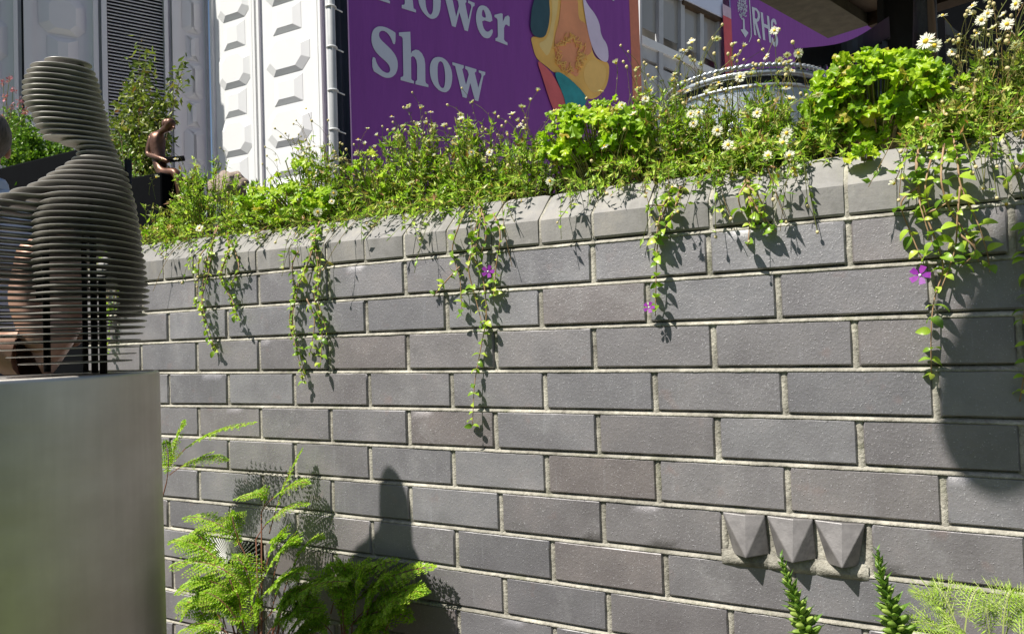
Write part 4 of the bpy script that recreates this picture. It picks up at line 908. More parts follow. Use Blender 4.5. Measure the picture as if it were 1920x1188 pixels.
limeplant(1622, 282, 28, 20, .02, 'little lime plant sprig hanging over the coping under the largest one', 13, .034)
limeplant(1800, 200, 50, 50, .19, 'lime plant half hidden in the right hand fleabane', 16, .026)

# ---------------------------------------------------------------- hanging periwinkle strands
def ovleaf(seed):
    r = random.Random(seed); n = 7; V = []; F = []
    for i in range(n + 1):
        t = i / n; w = .30 * math.sin(math.pi * min(1, t ** .8)) ** .75 if 0 < i < n else 0; z = .10 * math.sin(t * 3) - .22 * t * t
        V += [(t, -w, z + .25 * w), (t, 0, z), (t, w, z + .25 * w)]
    for i in range(n):
        F += [(i * 3, i * 3 + 1, i * 3 + 4, i * 3 + 3), (i * 3 + 1, i * 3 + 2, i * 3 + 5, i * 3 + 4)]
    mb_ = MB(); mb_.add(V, F); return simple_mesh('leaf', mb_, VINE)
OVL = [ovleaf(1), ovleaf(2)]
def perifl():
    mb_ = MB()
    for i in range(5):
        a = 2 * math.pi * i / 5; d = Vector((math.cos(a), math.sin(a), .15)); t = Vector((-math.sin(a), math.cos(a), 0))
        mb_.add([d * .001, d * .006 - t * .0035, d * .0125 - t * .005, d * .0135 + t * .003, d * .007 + t * .0035], [(0, 1, 2, 3, 4)])
    return simple_mesh('flower', mb_, PURP, False)
PFL = perifl()
mb = MB(); mb.ball((0, 0, .001), (.002, .002, .001), 8, 4); PEYE = simple_mesh('flower_eye', mb, WPAN)
def strand(e, st, path, size, first_y=None, density=1.):
    size *= 1.0
    pts = []
    for i, q in enumerate(path):
        Yq = q[2] if len(q) > 2 else -.014 - .006 * math.sin(i * 2.1)
        pts.append(at(q[0], q[1], Yq))
    sm = []
    for i in range(len(pts) - 1):
        p0, p1, p2, p3 = pts[max(0, i - 1)], pts[i], pts[i + 1], pts[min(len(pts) - 1, i + 2)]
        for t in np.linspace(0, 1, 6)[:-1]: sm.append(.5 * ((2 * p1) + (p2 - p0) * t + (2 * p0 - 5 * p1 + 4 * p2 - p3) * t * t + (-p0 + 3 * p1 - 3 * p2 + p3) * t ** 3))
    sm.append(pts[-1]); st.tube(sm, [.0019 - .0011 * i / len(sm) for i in range(len(sm))], 5)
    acc = 0; step = size * .95 / density; nxt = step * .5; flip = 0
    for a, b in zip(sm[:-1], sm[1:]):
        l = (b - a).length; acc += l
        if acc > nxt:
            nxt += step * rng.uniform(.8, 1.25); d = (b - a).normalized(); flip += 1
            side = Vector((1, 0, 0)) if flip % 2 else Vector((.55, -.8, 0)); side = (side - d * side.dot(d)).normalized()
            for sg in (-1, 1):
                if rng.uniform() < .08: continue
                x = (side * sg + d * rng.uniform(.0, .5) + Vector((0, -.3, .05)) + nrm3(.38)).normalized()
                n = (Vector((-.15, -.6, .9)) + nrm3(.5)); y = n.cross(x).normalized(); n = x.cross(y)
                M_ = Matrix((x, y, n)).transposed().to_4x4(); put('leaf', OVL[int(rng.integers(0, 2))], e, b, M_.to_euler(), size * rng.uniform(.55, 1.15))
def flower(e, px_, py_, Y, sc):
    p = at(px_, py_, Y); o = put('flower', PFL, e, p, rot_to(TOCAM(p) + Vector((-.15, 0, .25))), sc)
    d = bpy.data.objects.new('flower_eye', PEYE); COL.objects.link(d); d.parent = o
VN = [
 ('short double periwinkle strand, leftmost in front of the brick wall', .017, [[(405, 425, .06), (398, 455, .0), (386, 500), (378, 560), (384, 610), (401, 658)], [(425, 440, .04), (428, 470), (415, 520), (432, 560), (441, 598)], [(398, 455, .0), (375, 480), (372, 520), (368, 575)], [(432, 450, .02), (448, 500), (430, 535)]], []),
 ('periwinkle strand hanging below the clump before the white doors', .018, [[(600, 415, .05), (590, 440, -.0), (578, 490), (560, 540), (548, 600), (560, 650), (574, 712)], [(586, 440, .0), (596, 500), (590, 560), (604, 620), (600, 690)], [(560, 470), (548, 500), (556, 560)], [(575, 560), (590, 600), (582, 660)]], []),
 ('longest periwinkle strand, in the middle of the wall, with a purple flower', .019, [[(905, 375, .05), (896, 410, -.002), (885, 470), (905, 520), (912, 590), (902, 650), (890, 720), (886, 797)], [(880, 380, .05), (862, 420), (848, 470), (862, 520), (866, 590)], [(862, 500), (838, 525), (812, 556)], [(925, 400, .01), (938, 440), (930, 500), (925, 560)], [(890, 460), (878, 500), (892, 560), (905, 610)], [(905, 400), (912, 440), (900, 480)]], [(915, 509, 1.)]),
 ('thin periwinkle strand with a half open purple flower at its tip', .021, [[(1262, 345, .05), (1252, 380, -.002), (1238, 420), (1232, 470), (1230, 530), (1229, 592)], [(1275, 350, .03), (1262, 400), (1240, 440)], [(1245, 385), (1215, 385)]], [(1217, 576, .8)]),
 ('short bushy periwinkle sprig right of the thin strand', .023, [[(1400, 330, .04), (1404, 370, -.004), (1406, 410), (1402, 462)], [(1404, 370), (1425, 400), (1447, 438)], [(1398, 345, .01), (1385, 370), (1392, 400)], [(1404, 350), (1420, 365), (1435, 395)]], []),
 ('large tangled periwinkle strand at right with a purple flower', .0235, [[(1730, 255, .05), (1718, 300, -.0), (1722, 350), (1735, 400), (1758, 460), (1768, 505), (1752, 560), (1746, 620), (1746, 700)], [(1785, 245, .05), (1795, 300, -.0), (1802, 350), (1830, 410), (1850, 470), (1856, 510)], [(1800, 350), (1795, 410), (1790, 470), (1765, 540)], [(1722, 350), (1690, 380), (1705, 430), (1730, 490)], [(1770, 270, .01), (1765, 340), (1785, 400), (1822, 450), (1835, 490)], [(1735, 400), (1760, 390), (1790, 370)], [(1745, 300, -.0), (1735, 350), (1745, 400)], [(1800, 440), (1830, 470), (1800, 500)]], [(1725, 516, 1.15)]),
 ('periwinkle strand at the right edge of the picture', .024, [[(1935, 280, -.02), (1912, 318), (1882, 338)], [(1930, 400), (1922, 470), (1926, 540), (1918, 600)], [(1928, 620), (1922, 690), (1912, 752)]], []),
 ('periwinkle strand seen through the slats of the bust', .017, [[(215, 470, .05), (208, 500, -.002), (200, 560), (206, 610), (200, 662)], [(220, 480, .0), (218, 530), (212, 580)]], []),
]
for lab, size, paths, fl in VN:
    q = paths[0][0]; p = at(q[0], q[1], q[2] if len(q) > 2 else 0)
    e = empty('periwinkle_strand', p, lab, 'trailing plant', 'periwinkle strands hanging down the wall'); st = MB()
    for pa in paths: strand(e, st, pa, size, density=.95)
    for q_ in range(2 if len(paths) < 5 else 1):
        src = paths[q_ % len(paths)]; kk_ = random.randint(2, max(2, len(src) - 1)) if len(src) > 2 else len(src)
        dx = random.uniform(-16, 16); strand(e, st, [(p_[0] + dx * (i_ / len(src)) + random.uniform(-5, 5), p_[1] + random.uniform(-4, 4), (p_[2] if len(p_) > 2 else random.uniform(-.028, -.010))) for i_, p_ in enumerate(src[:kk_ + 1])], size * .85)
    st.build('stems', VINS, e, True)
    for fx, fy, fs in fl: flower(e, fx, fy, -.03, fs)
# fallen red bloom under the low clump
e = empty('red_bloom', at(482, 437, .03), 'small dark red flower head lying on the coping at left', 'flower')
PF2 = leafmat('crimson_petal', [(0, (.22, .01, .04)), (1, (.34, .03, .07))], .2)
mb = MB()
for i in range(14):
    a = rng.uniform(0, 6.28); d = Vector((math.cos(a), -.5 + .3 * math.sin(a), .5 + .5 * math.sin(a))).normalized() * rng.uniform(.005, .010); t = d.cross(nrm3(1)).normalized() * .004
    mb.add([Vector((0, 0, 0)), d * .6 - t, d, d * .6 + t], [(0, 1, 2, 3)])
link('petals', simple_mesh('petals', mb, PF2, False), None, e)

# ---------------------------------------------------------------- ferny plants at the foot of the wall
def frond_mesh(base, ctrl, tip, width, npair, lin=False, updir=(0, -.3, 1)):
    """twice-divided frond along a curve: pinnae pairs carrying small toothed leaflets"""
    up = Vector(updir).normalized(); lv = Leaves(); st = MB()
    cur = [bez(base, ctrl, tip, t) for t in np.linspace(0, 1, 12)]; L = sum((b - a).length for a, b in zip(cur[:-1], cur[1:]))
    st.tube(cur, [.0013 - .0009 * i / 11 for i in range(12)], 4, cap=False)
    for i in range(npair):
        t = .22 + .78 * (i + .5) / npair; p = bez(base, ctrl, tip, t); d = (bez(base, ctrl, tip, min(1, t + .03)) - bez(base, ctrl, tip, t - .03)).normalized()
        side = d.cross(up).normalized(); nn = side.cross(d); prof = math.sin(math.pi * min(1, .12 + .88 * (1 - (t - .22) / .78)) ** .9) ** .8 if t < .5 else (1 - (t - .22) / .78) ** .75 + .04
        wl = width * prof
        for sg in (-1, 1):
            pd = (side * sg + d * .62 + nn * rng.normal(.0, .12)).normalized(); l = wl * rng.uniform(.88, 1.08); drop = nn * -l * .16; q1 = p + pd * l + drop
            st.tube([p, p + pd * l * .5 + drop * .3, q1], [.0005, .0004, .0003], 3, cap=False)
            ps = pd.cross(nn).normalized(); m_ = max(3, int(l / (.0052 if lin else .0056)))
            for k in range(m_):
                u = (k + .6) / m_; b = p + pd * l * u + drop * u * u; ll = (.0105 if lin else .0112) * (1 - .65 * u) * rng.uniform(.8, 1.2) * (width / .045) ** .5
                for s2 in (-1, 1): lv.add(b, ps * s2 + pd * .75 + Vector((0, 0, 0)), ll, ll * (.085 if lin else .27))
            lv.add(q1 - pd * .001, pd, .006, .0004 if lin else .0015)
    mbl = MB(); lv.mesh(mbl, LANCE, tuple(up), .28); return mbl, st
def fern(e, base, ctrl, tip, width, npair, mt, smt, lin=False, up=(0, -.3, 1)):
    a, b = frond_mesh(base, ctrl, tip, width, npair, lin, up); o = mesh_o('frond', a.v, a.f, mt, e); mesh_o('midrib', b.v, b.f, smt, o)
    return o
def fernplant(lab, root, specs, mt=FERN, smt=FERNS, lin=False, width=.045, npair=14, k=1.45):
    r = at(*root); r = Vector((r.x, r.y, GZ + .08)); e = empty('ferny_plant', r, lab, 'plant', 'ferny plants at the foot of the wall'); st = MB()
    for (bx_, by, bY, cx, cy, cY, tx, ty, tY, wd) in specs:
        b, c, t = at(bx_, by, bY), at(cx, cy, cY), at(tx, ty, tY); fern(e, b, c, t, wd * k, npair, mt, smt, lin)
        if random.random() < .6 and not lin: continue
        st.tube([bez(r, Vector((r.x * .6 + b.x * .4, (r.y + b.y) / 2, (r.z + b.z) / 2)), b, u) for u in np.linspace(0, 1, 7)], [.0032, .003, .0028, .0025, .0022, .0019, .0014], 6, cap=False)
    mesh_o('stalks', st.v, st.f, smt, e, True); return e
fernplant('ferny plant whose frond sprays from behind the steel drum at mid height', (200, 1180, -.20), [
 (330, 860, -.10, 370, 805, -.10, 480, 792, -.09, .042), (322, 870, -.12, 330, 810, -.14, 345, 790, -.12, .03), (318, 890, -.10, 370, 845, -.09, 425, 862, -.06, .04), (312, 905, -.12, 320, 860, -.16, 310, 828, -.18, .03)])
def filler(n, x0, x1, y0, y1, rx, ry):
    o = []
    for i in range(n):
        x = random.uniform(x0, x1); y = random.uniform(y0, y1)
        while 350 < x < 520 and y < 1085: x = random.uniform(x0, x1); y = random.uniform(y0, y1)
        Y = -.10 - .16 * (y - 960) / 230 + random.uniform(-.03, .02); Y = min(Y, -.07)
        bx_ = x * .45 + rx * .55; by_ = min(ry, y + random.uniform(60, 120))
        o.append((bx_, by_, Y, (x + bx_) / 2, y - random.uniform(5, 40), Y - .01, x, y, Y - .01, random.uniform(.034, .05)))
    return o
sp = filler(26, 315, 620, 1000, 1200, 470, 1220) + [(505, 1000, -.10, 530, 900, -.10, 566, 842, -.05, .030), (490, 960, -.12, 520, 905, -.14, 440, 935, -.16, .04), (495, 950, -.12, 545, 895, -.12, 578, 905, -.09, .035), (480, 1010, -.12, 520, 940, -.13, 578, 945, -.11, .036),
      (470, 1060, -.14, 430, 960, -.17, 345, 970, -.20, .05), (460, 1040, -.14, 430, 975, -.16, 438, 962, -.15, .04), (440, 1090, -.16, 380, 1000, -.2, 318, 1015, -.22, .055), (470, 1110, -.18, 400, 1030, -.22, 320, 1060, -.26, .06),
      (480, 1120, -.18, 520, 1010, -.18, 560, 1015, -.16, .045), (450, 1120, -.2, 380, 1060, -.25, 330, 1110, -.3, .055), (470, 1150, -.2, 520, 1060, -.22, 590, 1075, -.2, .055), (430, 1150, -.22, 370, 1090, -.28, 340, 1160, -.3, .05),
      (470, 1170, -.22, 480, 1070, -.26, 440, 1040, -.26, .05), (480, 1180, -.2, 560, 1080, -.24, 650, 1090, -.24, .06), (460, 1190, -.22, 420, 1110, -.28, 380, 1110, -.3, .05), (500, 1190, -.22, 540, 1130, -.26, 600, 1150, -.28, .055), (440, 1200, -.24, 390, 1140, -.3, 330, 1190, -.3, .05)]
sp = [(a, b, c * .5, d, e_, f * .5, g, h_, min(-.03, i_ * .5), w_ * .9) for a, b, c, d, e_, f, g, h_, i_, w_ in sp]
fernplant('tall bright ferny plant beside the steel drum with a frond rising to a point', (480, 1188, -.16), sp)
sp = filler(16, 570, 800, 1070, 1200, 650, 1240) + [(620, 1150, -.14, 640, 1060, -.15, 700, 1060, -.13, .06), (650, 1150, -.13, 700, 1070, -.14, 815, 1062, -.10, .055), (660, 1170, -.14, 720, 1090, -.16, 800, 1110, -.13, .06), (640, 1180, -.16, 640, 1090, -.18, 620, 1060, -.17, .055),
      (640, 1190, -.16, 700, 1120, -.2, 770, 1160, -.18, .06), (610, 1200, -.18, 580, 1110, -.22, 540, 1110, -.22, .06), (650, 1210, -.18, 680, 1140, -.22, 720, 1190, -.22, .055), (630, 1200, -.2, 600, 1140, -.24, 560, 1180, -.25, .06), (640, 1170, -.15, 660, 1060, -.12, 745, 1050, -.1, .05)]
sp = [(a, b, min(-.02, c * .42), d, e_, min(-.02, f * .42), g, h_, min(-.03, i_ * .42), w_) for a, b, c, d, e_, f, g, h_, i_, w_ in sp]
fernplant('darker ferny plant in the shadow of the bust', (640, 1188, -.14), sp)
# feathery plant bottom right
FEA = leafmat('feathery_leaf', [(0, (.28, .44, .05)), (1, (.42, .58, .09))], .4, .5); FEAS = mat('feathery_stem', (.34, .40, .12), .6, var=.2)
e = fernplant('feathery thread-leaved plant in the bottom right corner', (1830, 1188, -.22), [
 (1800, 1200, -.22, 1770, 1120, -.23, 1712, 1110, -.24, .05), (1800, 1190, -.22, 1775, 1110, -.22, 1752, 1098, -.22, .045), (1808, 1190, -.22, 1815, 1120, -.22, 1830, 1105, -.2, .045), (1800, 1200, -.24, 1750, 1160, -.26, 1700, 1165, -.26, .045),
 (1880, 1210, -.22, 1880, 1130, -.22, 1895, 1108, -.22, .05), (1880, 1210, -.22, 1900, 1130, -.22, 1935, 1120, -.22, .05), (1860, 1220, -.24, 1850, 1150, -.25, 1850, 1140, -.25, .04), (1890, 1220, -.25, 1930, 1170, -.25, 1950, 1165, -.25, .04), (1830, 1220, -.24, 1800, 1160, -.26, 1770, 1175, -.26, .04)], FEA, FEAS, True, .05, 11, 1.15)
e['category'] = 'plant'
# foxglove spikes
mb = MB(); mb.ball((0, 0, .006), (.0034, .0034, .0085), 9, 6); FBUD = simple_mesh('bud', mb, FOX)
def brmesh():
    V = [(0, 0, 0), (.4, -.2, .05), (.4, .2, .05), (.45, 0, -.02), (1, 0, .12)]; mb_ = MB(); mb_.add(V, [(0, 3, 1), (0, 2, 3), (1, 3, 4), (3, 2, 4)]); return simple_mesh('bract', mb_, FOXD, False)
BRM = brmesh()
def foxglove(lab, pts, Y):
    P_ = [at(x, y, Y) for x, y in pts]; base = Vector((P_[-1].x + .02, Y, GZ + .08)); e = empty('foxglove_spike', base, lab, 'flower spike', 'budding foxglove spikes')
    path = P_ + [base]; m_ = MB(); m_.tube(path, [.0012, .0025, .0038, .0045, .0055][:len(path) - 1] + [.007], 8, cap=False); m_.build('stem', FOXD, e, True)
    L = [(a, b, (b - a).length) for a, b in zip(P_[:-1], P_[1:])]; T_ = sum(l for *_, l in L); n = 58
    for i in range(n):
        u = (i / n) ** .85; s_ = u * T_
        for a, b, l in L:
            if s_ <= l: break
            s_ -= l
        p = a + (b - a) * (s_ / l if l else 0); ax = (a - b).normalized(); az_ = i * 2.4; o1 = ax.orthogonal().normalized(); o2 = ax.cross(o1)
        rad = o1 * math.cos(az_) + o2 * math.sin(az_); sc = .35 + 1.0 * u; dirn = (rad + ax * (1.6 - 1.3 * u)).normalized()
        if u > .08 : put('bud', FBUD, e, p + rad * .003 * sc, rot_to(dirn), sc * (.85 if u < .6 else 1.0))
        x = (rad + ax * (1.0 - .9 * u)).normalized(); n_ = (ax + nrm3(.2)); y = n_.cross(x).normalized(); n_ = x.cross(y)
        put('bract', BRM, e, p - rad * .001, Matrix((x, y, n_)).transposed().to_euler(), (.010 + .019 * u) * rng.uniform(.8, 1.3))
    for i in range(4):
        p = P_[-1] + Vector((0, 0, -.01 - i * .02)); x = Vector((math.cos(i * 2.2), math.sin(i * 2.2) * .6 - .2, .25)).normalized(); y = Vector((0, 0, 1)).cross(x).normalized()
        put('leaf', BRM, e, p, Matrix((x, y, x.cross(y))).transposed().to_euler(), .05)
foxglove('foxglove spike in bud left of centre below the pyramid bricks', [(1464, 1044), (1478, 1088), (1496, 1135), (1520, 1200)], -.27)
foxglove('foxglove spike in bud right of the pyramid bricks, the taller one', [(1646, 1030), (1652, 1080), (1668, 1130), (1690, 1200)], -.27)

# ---------------------------------------------------------------- things behind and beside the bust
def skin_obj(name, joints_, edges, mt, parent, sub=2, rk=1.):
    me = bpy.data.meshes.new(name); off = origin(parent); me.from_pydata([tuple(Vector(j[0]) - off) for j in joints_], edges, [])
    o = link(name, me, mt, parent); md = o.modifiers.new('skin', 'SKIN'); md.use_smooth_shade = True
    for i, j in enumerate(joints_): me.skin_vertices[0].data[i].radius = (j[1] * rk, (j[2] if len(j) > 2 else j[1]) * rk)
    me.skin_vertices[0].data[0].use_root = True
    s_ = o.modifiers.new('sub', 'SUBSURF'); s_.levels = sub; s_.render_levels = sub; return o
# bronze reader figurine: sits on a black block behind the planter's left end
FY = .42
def fp(x, y, dy=0): return at(x, y, FY + dy)
blk = empty('black_plinth', (*fp(300, 345).xy, .085), 'black block plinth under the reading bronze figure', 'plinth')
a, b = fp(262, 345), fp(330, 345); m = MB(); zt_ = fp(300, 334).z; m.box((a.x, FY - .06, -.3), (b.x, FY + .12, zt_)); o = m.build('block', BLACKB, blk); md = o.modifiers.new('b', 'BEVEL'); md.width = .004
fg = empty('reading_figurine', (*fp(300, 330).xy, zt_), 'small brown bronze figure sitting and reading a dark open book', 'figurine')
J = [(fp(300, 324), .017), (fp(298, 300), .0155), (fp(294, 276), .017), (fp(292, 258), .016), (fp(301, 249), .0075), (fp(307, 244), .0075), (fp(317, 238), .0125, .0145), (fp(320, 230), .0135, .015), (fp(316, 224), .010),
     (fp(284, 258, -.012), .0085), (fp(277, 290, -.022), .0075), (fp(300, 297, -.03), .006), (fp(318, 303, -.022), .005), (fp(296, 258, .03), .0085), (fp(288, 290, .035), .007), (fp(318, 300, .02), .005),
     (fp(306, 326, -.012), .0135), (fp(330, 322, -.014), .011), (fp(336, 345, -.014), .009), (fp(338, 372, -.012), .007), (fp(348, 376, -.014), .0055), (fp(306, 326, .02), .0135), (fp(332, 322, .022), .011), (fp(340, 350, .022), .009), (fp(344, 372, .022), .006)]
E_ = [(0, 1), (1, 2), (2, 3), (3, 4), (4, 5), (5, 6), (6, 7), (7, 8), (3, 9), (9, 10), (10, 11), (11, 12), (3, 13), (13, 14), (14, 15), (0, 16), (16, 17), (17, 18), (18, 19), (19, 20), (0, 21), (21, 22), (22, 23), (23, 24)]
bd = skin_obj('body', J, E_, BRONZE, fg, rk=1.55)
m = MB(); hc = fp(314, 232); m.ball(hc, (.0205, .019, .0185), 16, 10); m.build('hair', BRONZE, fg, True)
m = MB(); m.tube([fp(325, 238, -.001), fp(327.5, 241, -.001)], [.0045, .0025], 6); m.build('nose', BRONZE, fg, True)
a, b, c, d = fp(302, 300, -.03), fp(345, 296, -.03), fp(347, 302, .03), fp(306, 306, .03); up = Vector((0, 0, .008))
m = MB(); m.add([a, b, c, d, a + up, b + up, c + up, d + up], [(0, 1, 2, 3), (4, 7, 6, 5), (0, 4, 5, 1), (1, 5, 6, 2), (2, 6, 7, 3), (3, 7, 4, 0)]); m.build('book', BLACKB, fg)
# pale stone behind the second clump
st_ = empty('pale_stone', (*at(425, 330, .38).xy, .085), 'rough pale pinkish stone behind the leftmost clumps', 'stone'); c = at(428, 352, .40)
bm = bmesh.new(); bmesh.ops.create_icosphere(bm, subdivisions=4, radius=1)
for v in bm.verts: v.co *= 1 + .22 * noise.noise(v.co * 2) + .08 * noise.noise(v.co * 6)
me = bpy.data.meshes.new('rock'); bm.to_mesh(me); bm.free(); me.polygons.foreach_set('use_smooth', [True] * len(me.polygons))
o = link('rock', me, STONE, st_); o.scale = (.075, .05, .052); o.location = c - origin(st_)
# shrub in front of the louvre
def shrub(name, lab, cat, px_, Y, zb, tips, mt, nl, ls, lw_, spread, tm=LANCE, grp=None, bmt=WOODS, droop=-.5):
    b = at(px_, 330, Y); e = empty(name, (b.x, Y, zb), lab, cat, grp); st = MB(); lv = Leaves(); b0 = Vector((b.x, Y, zb))
    for (tx, ty) in tips:
        t_ = at(tx, ty, Y + rng.uniform(-.08, .08)); m_ = (b0 + t_) / 2 + nrm3(.02) + Vector((0, 0, .05))
        st.tube([bez(b0, m_, t_, u) for u in np.linspace(0, 1, 8)], [.004, .0036, .003, .0026, .002, .0016, .0012, .0008], 4, cap=False)
        for k in range(nl):
            u = rng.uniform(.3, 1.02); p = bez(b0, m_, t_, u) + nrm3(spread * (1.15 - u * .6)); lv.add(p, nrm3(.8) + Vector((0, 0, droop)), ls * rng.uniform(.6, 1.2), lw_ * rng.uniform(.7, 1.2))
    mb_ = MB(); lv.mesh(mb_, tm, (0, -.4, 1), .8); tag(mesh_o('foliage', mb_.v, mb_.f, mt, e), kind='stuff'); mesh_o('branches', st.v, st.f, bmt, e, True); return e
shrub('young_shrub', 'twiggy olive green shrub in front of the striped louvre', 'shrub', 255, .75, .085, [(262, 84), (275, 100), (250, 130), (238, 170), (222, 190), (290, 140), (300, 165), (330, 140), (345, 118), (310, 190), (262, 180), (245, 215), (225, 240), (280, 230), (300, 230), (215, 215), (270, 150), (285, 195), (235, 260), (262, 260), (215, 260), (245, 150), (270, 120), (290, 215), (320, 165), (300, 190), (250, 190)], SHRUB, 120, .036, .0085, .036)
shrub('young_shrub', 'low green shrub filling the gap between the bust and the reading figure', 'shrub', 240, .45, .085, [(225, 250), (240, 270), (255, 300), (262, 330), (235, 320), (250, 360), (268, 380), (225, 290)], BUSH, 70, .020, .005, .018)
# planter trough with bushy plants at far left
tY = .95
tr_ = empty('black_trough', (*at(60, 330, tY).xy, GZ), 'tall black trough planter behind the bust at the far left', 'planter')
a, b = at(-120, 300, tY), at(150, 300, tY); m = MB(); zt_ = at(60, 300, tY).z; m.box((a.x, tY, GZ), (b.x, tY + .35, zt_)); o = m.build('trough_box', BLACKB, tr_); md = o.modifiers.new('b', 'BEVEL'); md.width = .008
shrub('bushy_plant', 'bushy bright green plant in the black trough behind the bust', 'plant', 40, tY + .1, zt_, [(x, y) for x, y in ((20, 205), (45, 215), (30, 230), (10, 225), (60, 235), (80, 262), (100, 275), (125, 282), (138, 290), (50, 262), (20, 270), (-10, 240), (-20, 220), (70, 285), (110, 295), (130, 300), (90, 300), (40, 290), (10, 290), (35, 250), (100, 262), (130, 268), (70, 250), (150, 290), (30, 290), (-5, 290))], BUSH, 170, .030, .009, .035, grp=None)
e = empty('pink_valerian', (*at(20, 250, tY).xy, zt_), 'thin stalks with small pink flowers at the far left', 'flowering plant'); st = MB(); mbp = []
for (x, y) in ((18, 146), (6, 155), (38, 192), (46, 210), (20, 203), (10, 180), (24, 168), (2, 220), (50, 200)):
    p = at(x, y, tY + rng.uniform(-.05, .1)); b0 = at(15 + (x - 20) * .3, 262, tY + .08); st.tube([bez(b0, (b0 + p) / 2 + nrm3(.012), p, u) for u in np.linspace(0, 1, 5)], .0016, 4, cap=False)
    m = MB()
    for k in range(26):
        q = p + nrm3(.008); d = nrm3(.005); t = nrm3(.004); m.add([q, q + d, q + d + t, q + t], [(0, 1, 2, 3)])
    m.build('flower_head', PINKF, e, fix=False)
mesh_o('stems', st.v, st.f, ERIS, e)
# larger bronze figure seen through the slats, seated on a low block
BH = 3.0
def bp(x, y, dh=0): return hdist(x, y, BH + dh)
bb = empty('bronze_plinth', (*bp(60, 700).xy, GZ), 'dark block plinth under the seated bronze figure behind the slats', 'plinth'); zt2 = bp(60, 690).z; q = bp(60, 706)
m = MB(); m.box((q.x - .35, q.y - .02, GZ), (q.x + .14, q.y + .30, zt2 - .06)); m.build('block', BRONZE, bb)
bf = empty('seated_bronze', (q.x, q.y, zt2), 'seated warm brown bronze figure glimpsed through the slats of the bust', 'sculpture')
J = [(bp(95, 660), .075), (bp(100, 600), .072), (bp(105, 530), .080), (bp(108, 475), .070), (bp(108, 440), .030), (bp(100, 405), .045), (bp(96, 375), .035),
     (bp(60, 480, -.06), .035), (bp(40, 560, -.10), .030), (bp(62, 640, -.14), .024), (bp(85, 655, -.14), .018), (bp(150, 490, .05), .034), (bp(160, 570, .05), .028), (bp(130, 650, .0), .022),
     (bp(60, 675, -.09), .055), (bp(-40, 650, -.12), .045), (bp(-50, 705, -.12), .032), (bp(60, 680, .08), .055), (bp(-30, 660, .10), .045), (bp(-40, 710, .10), .03)]
E_ = [(0, 1), (1, 2), (2, 3), (3, 4), (4, 5), (5, 6), (3, 7), (7, 8), (8, 9), (9, 10), (3, 11), (11, 12), (12, 13), (0, 14), (14, 15), (15, 16), (0, 17), (17, 18), (18, 19)]
skin_obj('body', J, E_, BRONZT, bf, rk=1.5)
# man at the left edge, seen from behind
PHd = 3.55
def pp(x, y, dh=0): return hdist(x, y, PHd + dh)
hc = pp(-30, 272); fx = Vector((-1, .15, 0)).normalized(); sx = Vector((fx.y, -fx.x, 0)); GZp = GZ
man = empty('person', (hc.x, hc.y, GZ), 'man in a pale blue shirt with short grey brown hair at the far left edge', 'person')
def bpnt(f_, s_, z): return Vector((hc.x, hc.y, 0)) + fx * f_ + sx * s_ + Vector((0, 0, z))
zc = hc.z; hip = GZ + .95; sh = zc - .225
J = [(bpnt(0, 0, hip), .13, .10), (bpnt(0, 0, hip + .22), .12, .09), (bpnt(0, 0, sh - .05), .14, .10), (bpnt(0, 0, sh + .06), .055), (bpnt(.01, 0, sh + .14), .052), (bpnt(.02, 0, zc - .03), .075, .07), (bpnt(.015, 0, zc + .04), .082, .078), (bpnt(.01, 0, zc + .09), .05),
     (bpnt(0, -.19, sh), .055), (bpnt(.02, -.24, sh - .28), .042), (bpnt(.12, -.22, sh - .52), .03), (bpnt(.16, -.21, sh - .60), .026), (bpnt(0, .19, sh), .055), (bpnt(.02, .24, sh - .28), .042), (bpnt(.12, .22, sh - .52), .03), (bpnt(.16, .21, sh - .60), .026),
     (bpnt(0, -.1, hip - .08), .09), (bpnt(.02, -.11, GZ + .5), .06), (bpnt(0, -.11, GZ + .09), .04), (bpnt(.14, -.11, GZ + .035), .03), (bpnt(0, .1, hip - .08), .09), (bpnt(.02, .11, GZ + .5), .06), (bpnt(0, .11, GZ + .09), .04), (bpnt(.14, .11, GZ + .035), .03)]
E_ = [(0, 1), (1, 2), (2, 3), (3, 4), (4, 5), (5, 6), (6, 7), (2, 8), (8, 9), (9, 10), (10, 11), (2, 12), (12, 13), (13, 14), (14, 15), (0, 16), (16, 17), (17, 18), (18, 19), (0, 20), (20, 21), (21, 22), (22, 23)]
skin_obj('body', J, E_, SKIN, man)
J2 = [(bpnt(0, 0, hip - .02), .155, .12), (bpnt(0, 0, hip + .22), .145, .115), (bpnt(0, 0, sh - .05), .165, .125), (bpnt(0, 0, sh + .045), .085), (bpnt(0, -.19, sh - .01), .075), (bpnt(.02, -.245, sh - .27), .06), (bpnt(0, .19, sh - .01), .075), (bpnt(.02, .245, sh - .27), .06)]
skin_obj('shirt', J2, [(0, 1), (1, 2), (2, 3), (2, 4), (4, 5), (2, 6), (6, 7)], SHIRT, man)
J3 = [(bpnt(0, 0, hip), .15, .12), (bpnt(0, -.1, hip - .08), .11), (bpnt(.02, -.11, GZ + .5), .08), (bpnt(0, -.11, GZ + .1), .07), (bpnt(0, .1, hip - .08), .11), (bpnt(.02, .11, GZ + .5), .08), (bpnt(0, .11, GZ + .1), .07)]
skin_obj('trousers', J3, [(0, 1), (1, 2), (2, 3), (0, 4), (4, 5), (5, 6)], TROU, man)
m = MB()
m.lathe([(.083, 0), (.078, .03), (.070, .045), (.066, .043), (.074, .0)], bpnt(0, 0, sh + .045), 24); m.build('collar', SHIRT, man, True)
m = MB(); c = bpnt(-.012, 0, zc + .035); V = []
m.ball((0, 0, 0), (1, 1, 1), 24, 16); vs = []
